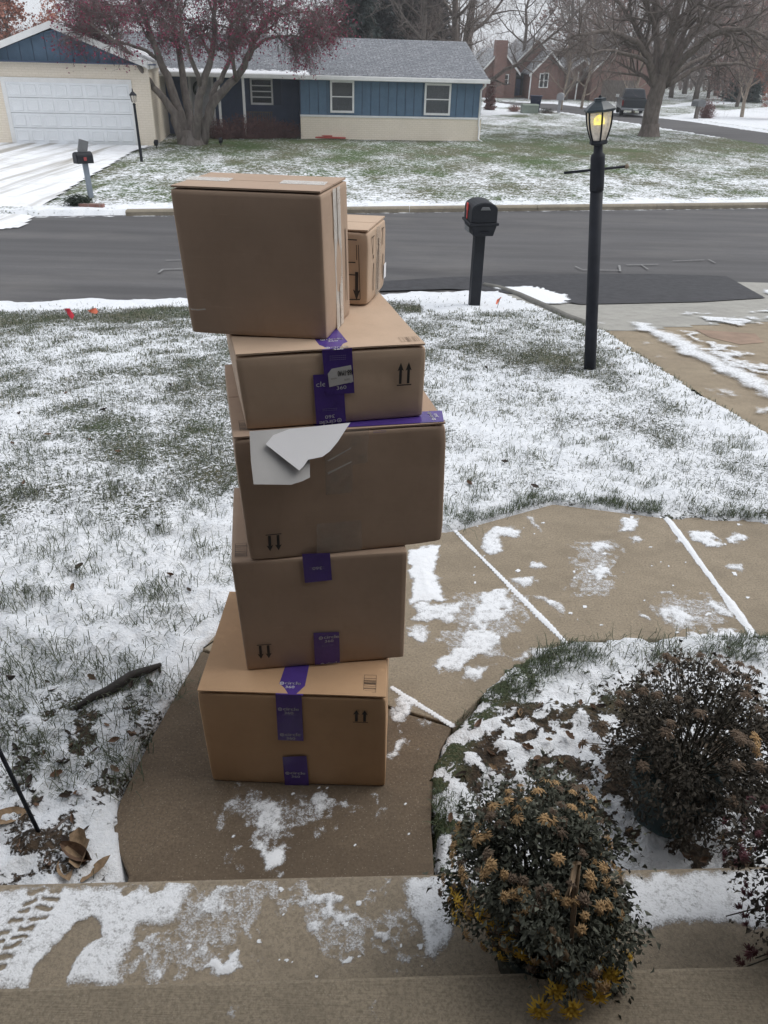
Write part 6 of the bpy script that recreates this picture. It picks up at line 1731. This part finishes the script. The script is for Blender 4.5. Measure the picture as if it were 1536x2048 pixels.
def place(e, pts, first=[True]):
    for i, (px, py, y, s, label, group) in enumerate(pts):
        o = e if i == 0 else copy_tree(e)
        p = PY(px, py, y); o.location = (p[0], y, gz(p[0], y)); o.scale = (s, s, s * (.92 + .16 * ((i * 37) % 10) / 10)); o.rotation_euler = (0, 0, i * 1.7 + y)
        o['label'] = label
        if group: o['group'] = group
        elif 'group' in o: del o['group']
W = 'grey bare tree standing in the far woods right of the corner tree'; WG = 'grey bare trees of the far woods'
eA = proto('bare_tree', 101, 13, .16, 11, .6, M_twig, M_barkb)
place(eA, [(905, 75, 52, 1.0, 'tall bare tree rising behind the right end of the blue roof', None), (945, 78, 60, 1.15, 'bare tree with forked trunk just left of the brick chimney', None),
           (1395, 180, 92, 1.1, W, WG), (1345, 180, 98, 1.0, W, WG), (1470, 180, 96, 1.2, W, WG), (1510, 180, 104, 1.1, W, WG), (1560, 180, 90, 1.1, W, WG), (1620, 180, 95, 1.2, W, WG), (1435, 180, 108, 1.25, W, WG), (1370, 180, 112, 1.2, W, WG)])
eB = proto('bare_tree', 102, 11, .12, 12, .7, M_twig, M_bark)
place(eB, [(840, 72, 50, .95, 'low bushy bare tree behind the middle of the blue roof', None), (1130, 180, 84, 1.15, 'bare tree rising behind the brick house gables', None), (1175, 180, 90, 1.2, 'bare tree behind the brick house, above the lamp head', None),
           (1040, 160, 88, 1.1, 'bare tree behind the brick chimney and left gable', None), (1325, 180, 120, 1.3, W, WG), (1450, 180, 118, 1.3, W, WG), (1530, 180, 116, 1.3, W, WG), (1590, 180, 112, 1.3, W, WG), (1290, 180, 118, 1.3, W, WG)])
eC = proto('rust_tree', 103, 11, .2, 11, .65, M_twig, M_barkb, M_rustd, 5200, .10)
place(eC, [(1150, 150, 96, 1.2, 'dull rust-leaved tree high behind the brick house', None), (1230, 150, 104, 1.25, 'dull rust-leaved tree left of the corner tree crown', None), (1480, 180, 80, .75, 'rust-leaved tree at the edge of the far field', None), (1420, 180, 100, .9, 'dull rust-leaved tree deep in the far woods', None)])
eD = proto('red_tree', 104, 10, .2, 12, .6, M_twig, M_barkb, M_rust, 12000, .10)
place(eD, [(20, 90, 62, .92, 'rust-red leafy tree behind the garage at the far left', None), (1556, 195, 60, .45, 'small rust-red tree at the right picture edge', None)])
eE = proto('young_tree', 105, 6, .25, 9, .35, M_twig, mat('pale_bark', (.30, .25, .20), .8, .2, 8))
place(eE, [(1273, 190, 64, 1.0, 'pale young tree with upswept branches behind the truck', None), (1490, 210, 62, 1.1, 'pale young tree in the far field near the right edge', None), (1125, 200, 66, .8, 'slim young tree before the brick house hedge', None), (1165, 200, 70, .95, 'slim young tree beside the brick house downspout', None)])
# evergreens and a dense grey thicket behind the ranch house roof
def conifer(p, h, r, n, m_, label, seed, name='evergreen_tree', size=.16):
    e = empty(name, p, 0, label, 'tree'); g = np.random.default_rng(seed)
    MB().tube([(0, 0, -.3), (0, 0, h * .95)], [.2, .03], 8).build('trunk', M_barkb, e)
    z = h * (1 - np.sqrt(g.random(n))) * .98 + .3; a = g.random(n) * 6.28
    lay = .75 + .25 * np.sin(z * 5.0 + 3 * np.sin(a * 3)); rr = r * (1 - z / (h * 1.02)) * np.sqrt(.15 + .85 * g.random(n)) * lay * (1 + .2 * np.sin(a * 5 + z))
    C_ = np.stack([rr * np.cos(a), rr * np.sin(a), z - rr * .18], 1)
    D = np.stack([np.cos(a), np.sin(a), -.15 + .3 * g.normal(size=n)], 1) + g.normal(size=(n, 3)) * .35; D /= np.linalg.norm(D, axis=1)[:, None]
    S = np.cross(D, g.normal(size=(n, 3))); S /= np.linalg.norm(S, axis=1)[:, None]; L = (size * (1 + g.random(n)))[:, None]
    V = np.stack([C_ - D * L, C_ + S * L * .28, C_ + D * L, C_ - S * L * .28], 1).reshape(-1, 3)
    tag(link('crown', fast_mesh('crown', V, np.arange(n * 4).reshape(n, 4)), m_, e), kind='stuff')
M_everg = mat('grey_evergreen', (.060, .068, .070), .9, .35, 2)
M_thick = mat('grey_brown_evergreen', (.085, .078, .075), .9, .35, 2)
def bp(px, y): p = PY(px, 90, y); return (p[0], y, gz(p[0], y))
conifer(bp(712, 54), 11, 2.6, 13000, M_ever, 'dark green spruce at the left of the evergreens behind the blue roof', 201)
conifer(bp(748, 57), 12, 3.0, 13000, M_everg, 'blue-grey spruce beside the dark spruce behind the blue roof', 202)
conifer(bp(800, 58), 11.5, 3.4, 13000, M_thick, 'grey-brown evergreen in the middle of the row behind the blue roof', 203)
conifer(bp(855, 60), 11, 3.2, 12000, M_thick, 'grey-brown evergreen at the right of the row behind the blue roof', 204)
conifer(bp(1508, 92), 7, 2.4, 6000, M_ever, 'dark evergreen deep in the far woods near the right edge', 205)
# far wood as one mass on the horizon
g = np.random.default_rng(77); S = []; n = 8000
x = g.uniform(-110, 190, n); y = 128 + g.random(n) * 30; S = np.stack([x, y, G(x, y)], 1)
D = g.normal(size=(n, 3)) * .22 + np.array([0, 0, 1]); D /= np.linalg.norm(D, axis=1)[:, None]; L = 2 + 5 * g.random(n)
V, F = sprays(S, D, L, .03 + .05 * g.random(n), 3); k = g.integers(0, n, n * 4); t_ = .2 + .7 * g.random(n * 4)
S2 = S[k] + D[k] * (L[k] * t_)[:, None]; D2 = D[k] + g.normal(size=(n * 4, 3)) * .7; D2 /= np.linalg.norm(D2, axis=1)[:, None]
V2, F2 = sprays(S2, D2, 1.2 + 2 * g.random(n * 4), np.full(n * 4, .035), 4)
tag(link('far_woods', fast_mesh('far_woods', np.vstack([V, V2]), np.vstack([F, F2 + len(V)])), M_twig), 'hazy grey-brown mass of bare woods along the horizon', 'woods', None, 'stuff')


# ================================================================== HAZE: thin winter air over the whole place
hz = MB().bb(-130, 210, -12, 175, -5, 24).build('haze', None)
mt = bpy.data.materials.new('winter_haze'); mt.use_nodes = True; t = mt.node_tree; t.nodes.clear()
pv = t.nodes.new('ShaderNodeVolumePrincipled'); pv.inputs['Color'].default_value = (.88, .90, .93, 1); pv.inputs['Density'].default_value = .0010
ou = t.nodes.new('ShaderNodeOutputMaterial'); t.links.new(pv.outputs[0], ou.inputs['Volume'])
hz.data.materials.append(mt)
tag(hz, 'thin grey winter haze hanging in the air', 'haze', None, 'stuff')
